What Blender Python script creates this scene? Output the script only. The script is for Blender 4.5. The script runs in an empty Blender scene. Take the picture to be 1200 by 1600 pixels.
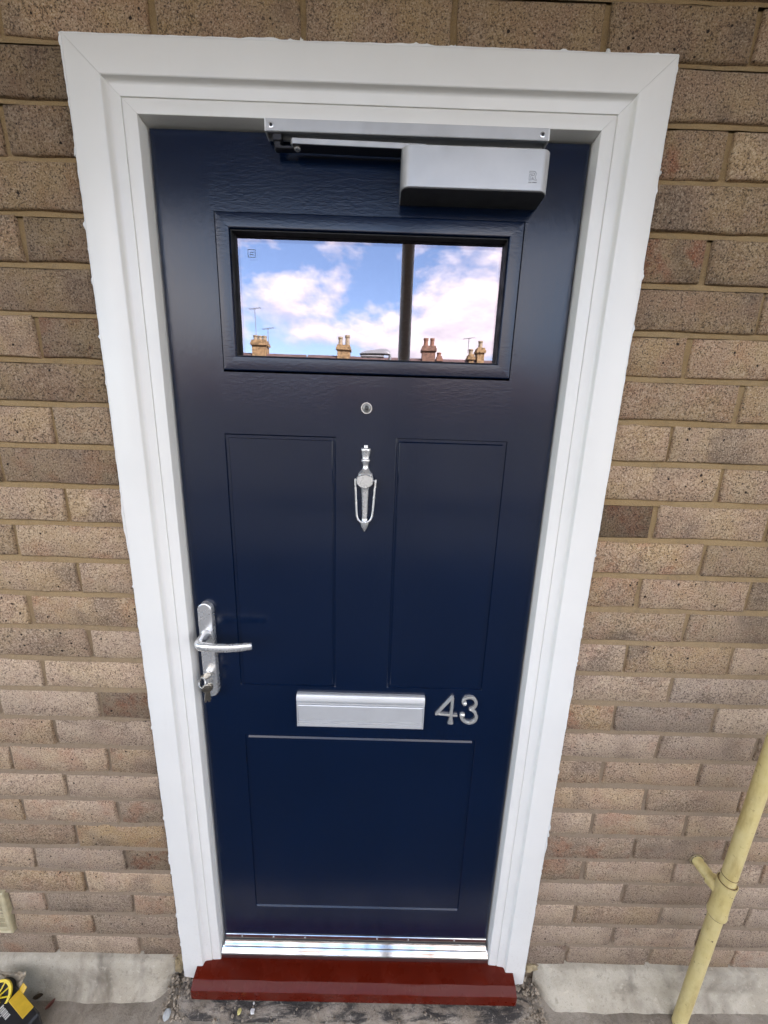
import bpy, math, random
from mathutils import Vector, Matrix, noise as mnoise

random.seed(7)
SC = bpy.context.scene
COL = SC.collection
R = math.radians

# ------------------------------------------------------------------ camera
CAM = (0.038125, -0.695847, 1.399684)
PITCH, YAW, ROLL = -0.2286417, -0.006554, 0.0313982
cam_d = bpy.data.cameras.new('camera')
cam = bpy.data.objects.new('camera', cam_d)
COL.objects.link(cam)
cp, sp, cy, sy, cr, sr = (math.cos(PITCH), math.sin(PITCH), math.cos(YAW), math.sin(YAW),
                          math.cos(ROLL), math.sin(ROLL))
_r = Vector((cy, sy, 0)); _f0 = Vector((-sy, cy, 0)); _u0 = Vector((0, 0, 1))
_f = _f0 * cp + _u0 * sp; _u = -_f0 * sp + _u0 * cp
_r2 = _r * cr + _u * sr; _u2 = -_r * sr + _u * cr
mw = Matrix((( _r2.x, _u2.x, -_f.x, CAM[0]), (_r2.y, _u2.y, -_f.y, CAM[1]),
             (_r2.z, _u2.z, -_f.z, CAM[2]), (0, 0, 0, 1)))
cam.matrix_world = mw
cam_d.sensor_fit = 'VERTICAL'
cam_d.sensor_height = 24.0
cam_d.sensor_width = 18.0
cam_d.lens = 578.0 / 1600.0 * 24.0
cam_d.clip_start = 0.02
cam_d.clip_end = 2000
SC.camera = cam

# ------------------------------------------------------------------ world, sun, exposure
SUN_EL, SUN_AZ = 48.0, 42.0        # sun stands behind the building (towards +y), a little to the right
SKY_STRENGTH, SUN_STRENGTH, EXPOSURE = 0.10, 4.0, 3.1
world = bpy.data.worlds.new('World')
SC.world = world
world.use_nodes = True
wn = world.node_tree.nodes; wl = world.node_tree.links
wn.clear()


def wnode(t, **k):
    n = wn.new(t)
    for a, b in k.items():
        setattr(n, a, b)
    return n


def wmath(op, a, b=None, c=None, clamp=False):
    n = wn.new('ShaderNodeMath'); n.operation = op; n.use_clamp = clamp
    for i, v in enumerate((a, b, c)):
        if v is None:
            continue
        if hasattr(v, 'is_output'):
            wl.new(v, n.inputs[i])
        else:
            n.inputs[i].default_value = v
    return n.outputs[0]


sky = wnode('ShaderNodeTexSky', sky_type='NISHITA', sun_disc=False)
sky.sun_elevation = R(SUN_EL); sky.sun_rotation = R(SUN_AZ)
sky.altitude = 50; sky.air_density = 1.0; sky.dust_density = 0.5; sky.ozone_density = 1.8
tc = wnode('ShaderNodeTexCoord')
mp = wnode('ShaderNodeMapping'); mp.inputs['Scale'].default_value = (1, 1, 1.9)
mp.inputs['Location'].default_value = (0.0, 0.0, 0.0)
wl.new(tc.outputs['Generated'], mp.inputs['Vector'])
CLOUD_SEED = 10.2


def cloud_noise(off):
    m2 = wnode('ShaderNodeMapping'); m2.inputs['Location'].default_value = off
    wl.new(mp.outputs['Vector'], m2.inputs['Vector'])
    n = wnode('ShaderNodeTexNoise', noise_dimensions='4D')
    n.inputs['Scale'].default_value = 3.6; n.inputs['Detail'].default_value = 8
    n.inputs['Roughness'].default_value = 0.56; n.inputs['W'].default_value = CLOUD_SEED
    n.inputs['Distortion'].default_value = 0.15
    wl.new(m2.outputs['Vector'], n.inputs['Vector'])
    return n.outputs['Fac']


n0 = cloud_noise((0, 0, 0)); n1 = cloud_noise((0, 0, 0.045))
cover = wmath('SUBTRACT', n0, 0.462)
cover = wmath('MULTIPLY', cover, 11.0, clamp=True)
cover = wmath('SMOOTH_MIN', cover, 1.0, 0.1)
lit = wmath('MULTIPLY_ADD', wmath('SUBTRACT', n0, n1), 4.6, 0.70, clamp=True)
cl = wnode('ShaderNodeMix', data_type='RGBA')
cl.inputs['A'].default_value = (3.1, 3.05, 3.4, 1); cl.inputs['B'].default_value = (6.6, 6.1, 5.85, 1)
wl.new(lit, cl.inputs['Factor'])
mixs = wnode('ShaderNodeMix', data_type='RGBA')
wl.new(cover, mixs.inputs['Factor']); wl.new(sky.outputs[0], mixs.inputs['A']); wl.new(cl.outputs['Result'], mixs.inputs['B'])
bg = wnode('ShaderNodeBackground'); bg.inputs['Strength'].default_value = SKY_STRENGTH
wl.new(mixs.outputs['Result'], bg.inputs['Color'])
wo = wnode('ShaderNodeOutputWorld'); wl.new(bg.outputs[0], wo.inputs['Surface'])

sun_d = bpy.data.lights.new('sun', 'SUN')
sun_d.energy = SUN_STRENGTH; sun_d.angle = R(0.53); sun_d.color = (1.0, 0.95, 0.87)
sun = bpy.data.objects.new('sun', sun_d); COL.objects.link(sun)
_sd = Vector((math.sin(R(SUN_AZ)) * math.cos(R(SUN_EL)), math.cos(R(SUN_AZ)) * math.cos(R(SUN_EL)), math.sin(R(SUN_EL))))
sun.rotation_euler = _sd.to_track_quat('Z', 'Y').to_euler()
sun.location = (0, 4, 12)

vs = SC.view_settings
vs.view_transform = 'Standard'; vs.look = 'None'; vs.exposure = EXPOSURE; vs.gamma = 1.0
vs.use_curve_mapping = False
SC.render.engine = 'CYCLES'
SC.cycles.max_bounces = 6; SC.cycles.diffuse_bounces = 4; SC.cycles.glossy_bounces = 4
SC.cycles.caustics_reflective = False; SC.cycles.caustics_refractive = False
world.cycles.sampling_method = 'MANUAL'; world.cycles.sample_map_resolution = 512
SC.cycles.sample_clamp_indirect = 6.0
SC.cycles.use_denoising = True


# ------------------------------------------------------------------ material helpers
class NT:
    def __init__(s, name):
        s.m = bpy.data.materials.new(name); s.m.use_nodes = True
        s.t = s.m.node_tree; s.n = s.t.nodes; s.l = s.t.links
        s.b = s.n['Principled BSDF']

    def put(s, sock, v):
        if hasattr(v, 'is_output'):
            s.l.new(v, sock)
        elif isinstance(v, (tuple, list)) and len(v) == 3 and sock.type == 'RGBA':
            sock.default_value = (*v, 1)
        else:
            sock.default_value = v

    def set(s, **k):
        for a, v in k.items():
            s.put(s.b.inputs[a.replace('_', ' ')], v)
        return s

    def coord(s, kind='Object', scale=(1, 1, 1), loc=(0, 0, 0), rnd=0.0):
        t = s.n.new('ShaderNodeTexCoord'); m = s.n.new('ShaderNodeMapping')
        m.inputs['Scale'].default_value = scale; m.inputs['Location'].default_value = loc
        s.l.new(t.outputs[kind], m.inputs['Vector'])
        out = m.outputs['Vector']
        if rnd:
            oi = s.n.new('ShaderNodeObjectInfo')
            v = s.n.new('ShaderNodeVectorMath'); v.operation = 'SCALE'
            v.inputs[0].default_value = (rnd, rnd * 0.73, rnd * 1.37)
            s.l.new(oi.outputs['Random'], v.inputs['Scale'])
            a = s.n.new('ShaderNodeVectorMath'); a.operation = 'ADD'
            s.l.new(out, a.inputs[0]); s.l.new(v.outputs[0], a.inputs[1])
            out = a.outputs[0]
        return out

    def geo(s, scale=(1, 1, 1)):
        g = s.n.new('ShaderNodeNewGeometry'); m = s.n.new('ShaderNodeMapping')
        m.inputs['Scale'].default_value = scale
        s.l.new(g.outputs['Position'], m.inputs['Vector'])
        return m.outputs['Vector']

    def noise(s, vec, scale, detail=3, rough=0.5, dist=0.0):
        n = s.n.new('ShaderNodeTexNoise')
        n.inputs['Scale'].default_value = scale; n.inputs['Detail'].default_value = detail
        n.inputs['Roughness'].default_value = rough; n.inputs['Distortion'].default_value = dist
        s.l.new(vec, n.inputs['Vector'])
        return n.outputs['Fac']

    def voro(s, vec, scale, out='Distance', rnd=1.0):
        n = s.n.new('ShaderNodeTexVoronoi'); n.inputs['Scale'].default_value = scale
        n.inputs['Randomness'].default_value = rnd
        s.l.new(vec, n.inputs['Vector'])
        return n.outputs[out]

    def math(s, op, a, b=None, c=None, clamp=False):
        n = s.n.new('ShaderNodeMath'); n.operation = op; n.use_clamp = clamp
        for i, v in enumerate((a, b, c)):
            if v is not None:
                s.put(n.inputs[i], v)
        return n.outputs[0]

    def ramp(s, f, lo, hi, a=0.0, b=1.0):
        n = s.n.new('ShaderNodeMapRange'); n.interpolation_type = 'SMOOTHSTEP'
        s.put(n.inputs['Value'], f)
        n.inputs['From Min'].default_value = lo; n.inputs['From Max'].default_value = hi
        n.inputs['To Min'].default_value = a; n.inputs['To Max'].default_value = b
        return n.outputs['Result']

    def mix(s, f, a, b, mode='MIX'):
        n = s.n.new('ShaderNodeMix'); n.data_type = 'RGBA'; n.blend_type = mode
        s.put(n.inputs['Factor'], f); s.put(n.inputs['A'], a); s.put(n.inputs['B'], b)
        return n.outputs['Result']

    def attr(s, name):
        n = s.n.new('ShaderNodeAttribute'); n.attribute_type = 'OBJECT'; n.attribute_name = name
        return n.outputs['Fac']

    def sep(s, vec):
        n = s.n.new('ShaderNodeSeparateXYZ'); s.l.new(vec, n.inputs[0])
        return n.outputs

    def bump(s, h, strength=0.3, dist=0.002):
        n = s.n.new('ShaderNodeBump'); n.inputs['Strength'].default_value = strength
        n.inputs['Distance'].default_value = dist
        s.put(n.inputs['Height'], h)
        s.l.new(n.outputs[0], s.b.inputs['Normal'])
        return s


def plain(name, col, rough=0.5, metal=0.0, var=0.12, vscale=14, bump=0.0, bscale=200, spec=0.5, kind='Object'):
    t = NT(name); v = t.coord(kind)
    n = t.noise(v, vscale, 4, 0.6)
    c = t.mix(t.ramp(n, 0.3, 0.7), tuple(x * (1 - var) for x in col), tuple(min(1, x * (1 + var)) for x in col))
    t.set(Base_Color=c, Roughness=t.ramp(t.noise(v, vscale * 3, 3), 0.2, 0.8, rough * 0.85, min(1, rough * 1.15)),
          Metallic=metal)
    t.b.inputs['Specular IOR Level'].default_value = spec
    if bump:
        t.bump(t.noise(v, bscale, 4, 0.6), bump, 0.002)
    return t.m


def mat_brick():
    t = NT('brick')
    v = t.coord('Object', rnd=37.0)
    tone = t.attr('tone'); red = t.attr('red'); spot = t.attr('spot'); grey = t.attr('grey')
    big = t.noise(v, 14, 3, 0.55)
    mid = t.noise(v, 42, 3, 0.6)
    base = t.mix(t.ramp(big, 0.36, 0.64), (0.350, 0.238, 0.122), (0.325, 0.212, 0.130))
    base = t.mix(t.math('MULTIPLY', grey, 0.8), base, (0.345, 0.272, 0.215))
    # kiln flashing: darker smoky patches
    dark = t.ramp(t.noise(v, 9, 2, 0.5), 0.52, 0.72)
    base = t.mix(t.math('MULTIPLY', dark, 0.72), base, (0.165, 0.118, 0.086))
    # red clay burning through near some ends
    rp = t.math('MULTIPLY', t.ramp(t.noise(v, 17, 3, 0.6), 0.46, 0.66), red, clamp=True)
    base = t.mix(rp, base, (0.30, 0.125, 0.065))
    rr = t.ramp(t.noise(v, 34, 4, 0.65), 0.60, 0.74)
    base = t.mix(t.math('MULTIPLY', rr, 0.26), base, (0.36, 0.185, 0.105))
    sand = t.ramp(mid, 0.35, 0.7)
    base = t.mix(t.math('MULTIPLY', sand, 0.28), base, (0.45, 0.35, 0.24))
    # sand grain and pits
    g1 = t.noise(v, 360, 2, 0.78)
    pit = t.ramp(g1, 0.545, 0.64)
    lightg = t.ramp(g1, 0.45, 0.34)
    g2 = t.noise(v, 250, 2, 0.6)
    pit2 = t.ramp(g2, 0.60, 0.67)
    base = t.mix(t.math('MULTIPLY', lightg, 0.55), base, (0.56, 0.46, 0.34))
    base = t.mix(t.math('MULTIPLY', pit, 0.82), base, (0.075, 0.055, 0.042))
    base = t.mix(t.math('MULTIPLY', pit2, 0.82), base, (0.075, 0.055, 0.042))
    # iron spots
    vd = t.voro(v, 62); wob = t.noise(v, 150, 2, 0.5)
    isp = t.ramp(t.math('ADD', vd, t.math('MULTIPLY', wob, 0.34)), 0.31, 0.275)
    vc = t.voro(v, 62, 'Color')
    sel = t.math('LESS_THAN', t.sep(vc)[0], spot)
    isp = t.math('MULTIPLY', isp, sel)
    base = t.mix(isp, base, (0.035, 0.025, 0.02))
    tn = t.n.new('ShaderNodeVectorMath'); tn.operation = 'SCALE'
    t.l.new(base, tn.inputs[0]); t.l.new(tone, tn.inputs['Scale'])
    t.set(Base_Color=tn.outputs[0], Roughness=0.92)
    t.b.inputs['Specular IOR Level'].default_value = 0.25
    h = t.math('SUBTRACT', t.math('MULTIPLY', t.noise(v, 320, 4, 0.7), 1.0),
               t.math('ADD', t.math('MULTIPLY', pit, 0.5), t.math('MULTIPLY', isp, 1.2)))
    h = t.math('ADD', h, t.math('MULTIPLY', mid, 2.0))
    t.bump(h, 0.8, 0.0024)
    return t.m


def mat_mortar():
    t = NT('mortar'); v = t.coord('Object')
    n = t.noise(v, 9, 4, 0.6); n2 = t.noise(v, 60, 3, 0.6); g = t.noise(v, 520, 2, 0.7)
    c = t.mix(t.ramp(n, 0.35, 0.65), (0.268, 0.182, 0.086), (0.300, 0.212, 0.108))
    # greyer low on the wall: the light's cooler tint put into the mortar colour
    zz = t.sep(v)[2]
    lo = t.ramp(t.math('ADD', zz, t.math('MULTIPLY', n, 0.5)), 1.55, 0.75)
    c = t.mix(lo, c, (0.225, 0.172, 0.122))
    c = t.mix(t.math('MULTIPLY', t.ramp(n2, 0.5, 0.75), 0.45), c, (0.17, 0.125, 0.075))
    c = t.mix(t.math('MULTIPLY', t.ramp(g, 0.56, 0.7), 0.5), c, (0.11, 0.085, 0.06))
    c = t.mix(t.math('MULTIPLY', t.ramp(g, 0.42, 0.3), 0.35), c, (0.46, 0.38, 0.25))
    t.set(Base_Color=c, Roughness=0.95)
    t.b.inputs['Specular IOR Level'].default_value = 0.2
    t.bump(t.math('ADD', t.noise(v, 300, 4, 0.7), t.math('MULTIPLY', n2, 1.5)), 0.6, 0.002)
    return t.m


def mat_door():
    t = NT('navy_door_skin'); v = t.coord('Object')
    x, y, z = t.sep(v)[0], t.sep(v)[1], t.sep(v)[2]
    ax = t.math('ABSOLUTE', t.math('SUBTRACT', x, 0.004))
    stile = t.math('GREATER_THAN', ax, 0.268)
    mull = t.math('MULTIPLY', t.math('LESS_THAN', ax, 0.058), t.math('MULTIPLY', t.math('LESS_THAN', z, 1.47), t.math('GREATER_THAN', z, 0.84)))
    pan = t.math('MULTIPLY', t.math('LESS_THAN', z, 1.37), t.math('GREATER_THAN', z, 0.83))
    pan2 = t.math('MULTIPLY', t.math('LESS_THAN', z, 0.69), t.math('GREATER_THAN', z, 0.155))
    vert = t.math('MAXIMUM', t.math('MAXIMUM', stile, mull), t.math('MAXIMUM', pan, pan2))
    gv = t.noise(t.coord('Object', scale=(260, 260, 42)), 1.0, 4, 0.6, 0.6)
    gh = t.noise(t.coord('Object', scale=(90, 200, 230)), 1.0, 4, 0.6, 0.4)
    n = t.n.new('ShaderNodeMix'); n.data_type = 'FLOAT'
    t.put(n.inputs['Factor'], vert); t.put(n.inputs['A'], gh); t.put(n.inputs['B'], gv)
    grain = n.outputs['Result']
    c = t.mix(t.ramp(t.noise(v, 5, 3, 0.5), 0.3, 0.7), (0.0010, 0.0068, 0.0250), (0.0012, 0.0075, 0.0275))
    t.set(Base_Color=c, Roughness=t.ramp(t.noise(v, 3.5, 4, 0.6), 0.3, 0.7, 0.17, 0.22))
    t.b.inputs['Specular IOR Level'].default_value = 0.5
    t.bump(grain, 0.14, 0.0014)
    return t.m


def mat_concrete(name, a, b, dirt, dscale=6, dlo=0.5, dhi=0.7, damt=0.7, fleck=0.3):
    t = NT(name); v = t.coord('Object')
    n = t.noise(v, 11, 5, 0.65); d = t.noise(v, dscale, 5, 0.68, 0.4); g = t.noise(v, 380, 3, 0.7)
    n3 = t.noise(v, 70, 4, 0.65)
    c = t.mix(t.ramp(n, 0.32, 0.68), a, b)
    c = t.mix(t.math('MULTIPLY', t.ramp(d, dlo, dhi), damt), c, dirt)
    c = t.mix(t.math('MULTIPLY', t.ramp(n3, 0.56, 0.72), 0.45), c, tuple(x * 0.45 for x in a))
    c = t.mix(t.math('MULTIPLY', t.ramp(n3, 0.42, 0.30), 0.30), c, tuple(min(1, x * 1.4) for x in b))
    c = t.mix(t.math('MULTIPLY', t.ramp(g, 0.57, 0.68), fleck), c, (0.07, 0.06, 0.05))
    t.set(Base_Color=c, Roughness=0.93)
    t.b.inputs['Specular IOR Level'].default_value = 0.25
    t.bump(t.math('ADD', t.math('MULTIPLY', n3, 2.0), g), 0.6, 0.003)
    return t.m


def mat_doorstep():
    t = NT('stained_step_concrete'); v = t.coord('Object')
    st = t.coord('Object', scale=(9, 30, 30))
    n = t.noise(v, 18, 5, 0.65); d = t.noise(st, 1.0, 5, 0.7, 0.5); g = t.noise(v, 300, 3, 0.7)
    c = t.mix(t.ramp(n, 0.35, 0.65), (0.22, 0.18, 0.135), (0.34, 0.295, 0.24))
    c = t.mix(t.math('MULTIPLY', t.ramp(d, 0.44, 0.58), 0.92), c, (0.022, 0.02, 0.02))
    c = t.mix(t.math('MULTIPLY', t.ramp(t.noise(v, 120, 4, 0.7), 0.58, 0.68), 0.7), c, (0.42, 0.38, 0.32))
    c = t.mix(t.math('MULTIPLY', t.ramp(g, 0.57, 0.68), 0.5), c, (0.05, 0.045, 0.04))
    t.set(Base_Color=c, Roughness=0.9)
    t.bump(t.math('ADD', t.math('MULTIPLY', n, 3.0), g), 0.8, 0.004)
    return t.m


def mat_white():
    t = NT('white_frame_plastic'); v = t.coord('Object')
    n = t.noise(v, 6, 4, 0.6); sm = t.noise(t.coord('Object', scale=(30, 30, 5)), 1.0, 5, 0.65)
    c = t.mix(t.ramp(n, 0.3, 0.7), (0.735, 0.730, 0.695), (0.762, 0.755, 0.718))
    c = t.mix(t.math('MULTIPLY', t.ramp(sm, 0.60, 0.80), 0.16), c, (0.60, 0.57, 0.52))
    low = t.ramp(t.sep(v)[2], 0.45, -0.05)
    sp_ = t.ramp(t.noise(v, 150, 5, 0.75), 0.56, 0.70)
    c = t.mix(t.math('MULTIPLY', t.math('MULTIPLY', low, sp_), 0.30), c, (0.42, 0.36, 0.29))
    t.set(Base_Color=c, Roughness=t.ramp(sm, 0.3, 0.7, 0.28, 0.42))
    t.bump(t.noise(v, 240, 3, 0.5), 0.02, 0.001)
    return t.m


def mat_metal(name, col, rough, brushed=0.0, bdir=(6, 400, 400)):
    t = NT(name); v = t.coord('Object')
    n = t.noise(v, 40, 4, 0.6)
    c = t.mix(t.ramp(n, 0.3, 0.7), tuple(x * 0.93 for x in col), col)
    t.set(Base_Color=c, Metallic=1.0, Roughness=t.ramp(t.noise(v, 30, 2, 0.5), 0.3, 0.7, rough * 0.92, rough * 1.08))
    if brushed:
        t.bump(t.noise(t.coord('Object', scale=bdir), 1.0, 3, 0.6), brushed, 0.0005)
    return t.m


def mat_glass():
    t = NT('coated_glass')
    n, l = t.n, t.l
    gl = n.new('ShaderNodeBsdfGlossy'); gl.inputs['Color'].default_value = (0.97, 0.87, 1.0, 1)
    sm = t.noise(t.coord('Object'), 25, 4, 0.7)
    t.put(gl.inputs['Roughness'], t.ramp(sm, 0.45, 0.8, 0.0, 0.012))
    bp = n.new('ShaderNodeBump'); bp.inputs['Strength'].default_value = 0.05; bp.inputs['Distance'].default_value = 0.001
    l.new(t.noise(t.coord('Object'), 9, 2, 0.5), bp.inputs['Height']); l.new(bp.outputs[0], gl.inputs['Normal'])
    tr = n.new('ShaderNodeBsdfTransparent'); tr.inputs['Color'].default_value = (0.55, 0.60, 0.58, 1)
    mx = n.new('ShaderNodeMixShader')
    mx.inputs[0].default_value = 0.20; l.new(tr.outputs[0], mx.inputs[1]); l.new(gl.outputs[0], mx.inputs[2])
    l.new(mx.outputs[0], n['Material Output'].inputs['Surface'])
    return t.m


def mat_red():
    t = NT('red_gloss_paint'); v = t.coord('Object')
    br = t.noise(t.coord('Object', scale=(7, 240, 240)), 1.0, 4, 0.6)
    c = t.mix(t.ramp(br, 0.3, 0.7), (0.090, 0.0066, 0.0015), (0.092, 0.0069, 0.0017))
    dust = t.ramp(t.noise(v, 90, 5, 0.75), 0.60, 0.76)
    c = t.mix(t.math('MULTIPLY', dust, 0.14), c, (0.22, 0.10, 0.075))
    t.set(Base_Color=c, Roughness=t.ramp(t.noise(v, 20, 3, 0.6), 0.3, 0.7, 0.24, 0.32))
    t.b.inputs['Specular IOR Level'].default_value = 0.22
    t.bump(t.noise(v, 60, 3, 0.6), 0.06, 0.0012)
    return t.m


def mat_yellow_pipe():
    t = NT('old_yellow_paint'); v = t.coord('Object')
    n = t.noise(v, 20, 4, 0.65); st = t.noise(t.coord('Object', scale=(40, 40, 8)), 1.0, 4, 0.65)
    c = t.mix(t.ramp(n, 0.3, 0.7), (0.60, 0.485, 0.20), (0.66, 0.55, 0.265))
    c = t.mix(t.math('MULTIPLY', t.ramp(st, 0.48, 0.72), 0.7), c, (0.40, 0.29, 0.10))
    c = t.mix(t.ramp(t.noise(v, 55, 4, 0.7), 0.655, 0.70), c, (0.14, 0.085, 0.03))
    c = t.mix(t.math('MULTIPLY', t.ramp(t.noise(v, 130, 3, 0.7), 0.62, 0.70), 0.5), c, (0.30, 0.20, 0.07))
    t.set(Base_Color=c, Roughness=0.42)
    t.bump(t.math('ADD', t.noise(v, 90, 4, 0.6), t.math('MULTIPLY', n, 2)), 0.25, 0.002)
    return t.m


M = {}
M['brick'] = mat_brick(); M['mortar'] = mat_mortar(); M['door'] = mat_door()
M['white'] = mat_white(); M['glass'] = mat_glass(); M['red'] = mat_red(); M['yellow'] = mat_yellow_pipe()
M['alu'] = plain('satin_aluminium', (0.66, 0.67, 0.675), 0.36, 0.45, 0.03, 20)
M['bright_alu'] = mat_metal('polished_aluminium', (0.60, 0.605, 0.615), 0.10, 0.10)
M['chrome'] = plain('polished_chrome', (0.78, 0.775, 0.74), 0.24, 0.72, 0.03, 60)
M['satin'] = plain('satin_chrome', (0.72, 0.725, 0.72), 0.27, 0.72, 0.02, 20)
M['nickel'] = mat_metal('nickel_key', (0.62, 0.57, 0.48), 0.28)
M['silverpaint'] = plain('silver_enamel', (0.55, 0.56, 0.565), 0.38, 0.55, 0.03, 20)
M['silverdark'] = plain('silver_enamel_mark', (0.30, 0.305, 0.31), 0.45, 0.3, 0.03)
M['black'] = plain('black_rubber', (0.006, 0.006, 0.0065), 0.6)
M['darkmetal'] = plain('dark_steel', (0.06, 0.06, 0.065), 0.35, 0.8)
M['seal'] = plain('white_sealant', (0.74, 0.74, 0.72), 0.5, var=0.06, bump=0.5, bscale=300)
M['plinth'] = mat_concrete('painted_plinth_concrete', (0.40, 0.355, 0.275), (0.50, 0.455, 0.365), (0.10, 0.082, 0.06), 3.6, 0.50, 0.70, 0.85, 0.35)
M['deck'] = mat_concrete('walkway_concrete', (0.27, 0.235, 0.185), (0.38, 0.335, 0.275), (0.12, 0.095, 0.07), 7, 0.48, 0.7, 0.6, 0.4)
M['soffit'] = mat_concrete('soffit_concrete', (0.56, 0.48, 0.36), (0.62, 0.54, 0.41), (0.42, 0.35, 0.26), 2, 0.5, 0.7, 0.5, 0.15)
M['step'] = mat_doorstep()
M['fill'] = mat_concrete('sand_mortar_fill', (0.30, 0.235, 0.13), (0.38, 0.31, 0.19), (0.16, 0.12, 0.07), 20, 0.52, 0.7, 0.5, 0.3)
M['cream'] = plain('cream_plastic_vent', (0.46, 0.40, 0.25), 0.5, var=0.15, vscale=40)
M['postgrey'] = plain('grey_post_paint', (0.82, 0.83, 0.78), 0.5, var=0.1, vscale=60, bump=0.3)
M['railgrey'] = plain('grey_railing_paint', (0.10, 0.10, 0.10), 0.5)
M['hall'] = plain('dark_hall_paint', (0.05, 0.05, 0.05), 0.8)
M['shadebrick'] = plain('shade_dark_house_brick', (0.06, 0.052, 0.047), 0.9, var=0.35, vscale=6)  # shade put into the house wall colour, dimming the door's reflection
M['stock'] = plain('yellow_stock_brick', (0.30, 0.20, 0.095), 0.9, var=0.45, vscale=6)
M['redbrick'] = plain('red_house_brick', (0.19, 0.11, 0.075), 0.9, var=0.4, vscale=6)
M['pot'] = plain('terracotta_pot', (0.24, 0.12, 0.075), 0.8, var=0.2)
M['palepot'] = plain('pale_clay_pot', (0.32, 0.26, 0.17), 0.8, var=0.2)
M['slate'] = plain('roof_slate', (0.10, 0.06, 0.052), 0.7, var=0.25, vscale=3)
M['render'] = plain('pale_house_render', (0.55, 0.52, 0.46), 0.85, var=0.08, vscale=2)
M['hwindow'] = plain('house_window_glass', (0.03, 0.035, 0.04), 0.1)
M['hframe'] = plain('house_window_frame', (0.75, 0.75, 0.72), 0.5)
M['asphalt'] = plain('street_asphalt', (0.045, 0.045, 0.045), 0.9, var=0.2, vscale=1)
M['pavement'] = plain('street_paving', (0.055, 0.052, 0.045), 0.9, var=0.12, vscale=2)
M['lampgrey'] = plain('lamp_grey', (0.20, 0.21, 0.22), 0.45)
M['lampglass'] = plain('lamp_glass', (0.5, 0.52, 0.55), 0.2)
M['cardblack'] = plain('black_printed_card', (0.016, 0.018, 0.022), 0.38, var=0.2)
M['cardyellow'] = plain('yellow_printed_card', (0.62, 0.40, 0.03), 0.45, var=0.1, vscale=30)
M['plasticyellow'] = plain('yellow_plastic', (0.66, 0.50, 0.02), 0.35, var=0.08)
M['letterwhite'] = plain('white_print', (0.62, 0.62, 0.58), 0.5)
M['redplastic'] = plain('red_strap', (0.25, 0.02, 0.03), 0.45)
M['paper'] = plain('crumpled_paper', (0.40, 0.34, 0.25), 0.85, var=0.2, vscale=40)
M['leaf'] = plain('dry_red_leaf', (0.16, 0.055, 0.035), 0.6, var=0.3, vscale=60)
M['leafdark'] = plain('dry_brown_leaf', (0.06, 0.04, 0.02), 0.7, var=0.3, vscale=60)
M['pebble'] = plain('pale_pebble', (0.46, 0.48, 0.47), 0.7, var=0.15, vscale=60, bump=0.3)
M['flakeyellow'] = plain('yellow_paint_flake', (0.65, 0.58, 0.22), 0.6)
M['flakewhite'] = plain('white_paint_flake', (0.72, 0.72, 0.70), 0.6)
M['rubble'] = mat_concrete('broken_mortar', (0.26, 0.21, 0.155), (0.40, 0.345, 0.27), (0.07, 0.055, 0.045), 30, 0.5, 0.65, 0.7, 0.4)


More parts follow.
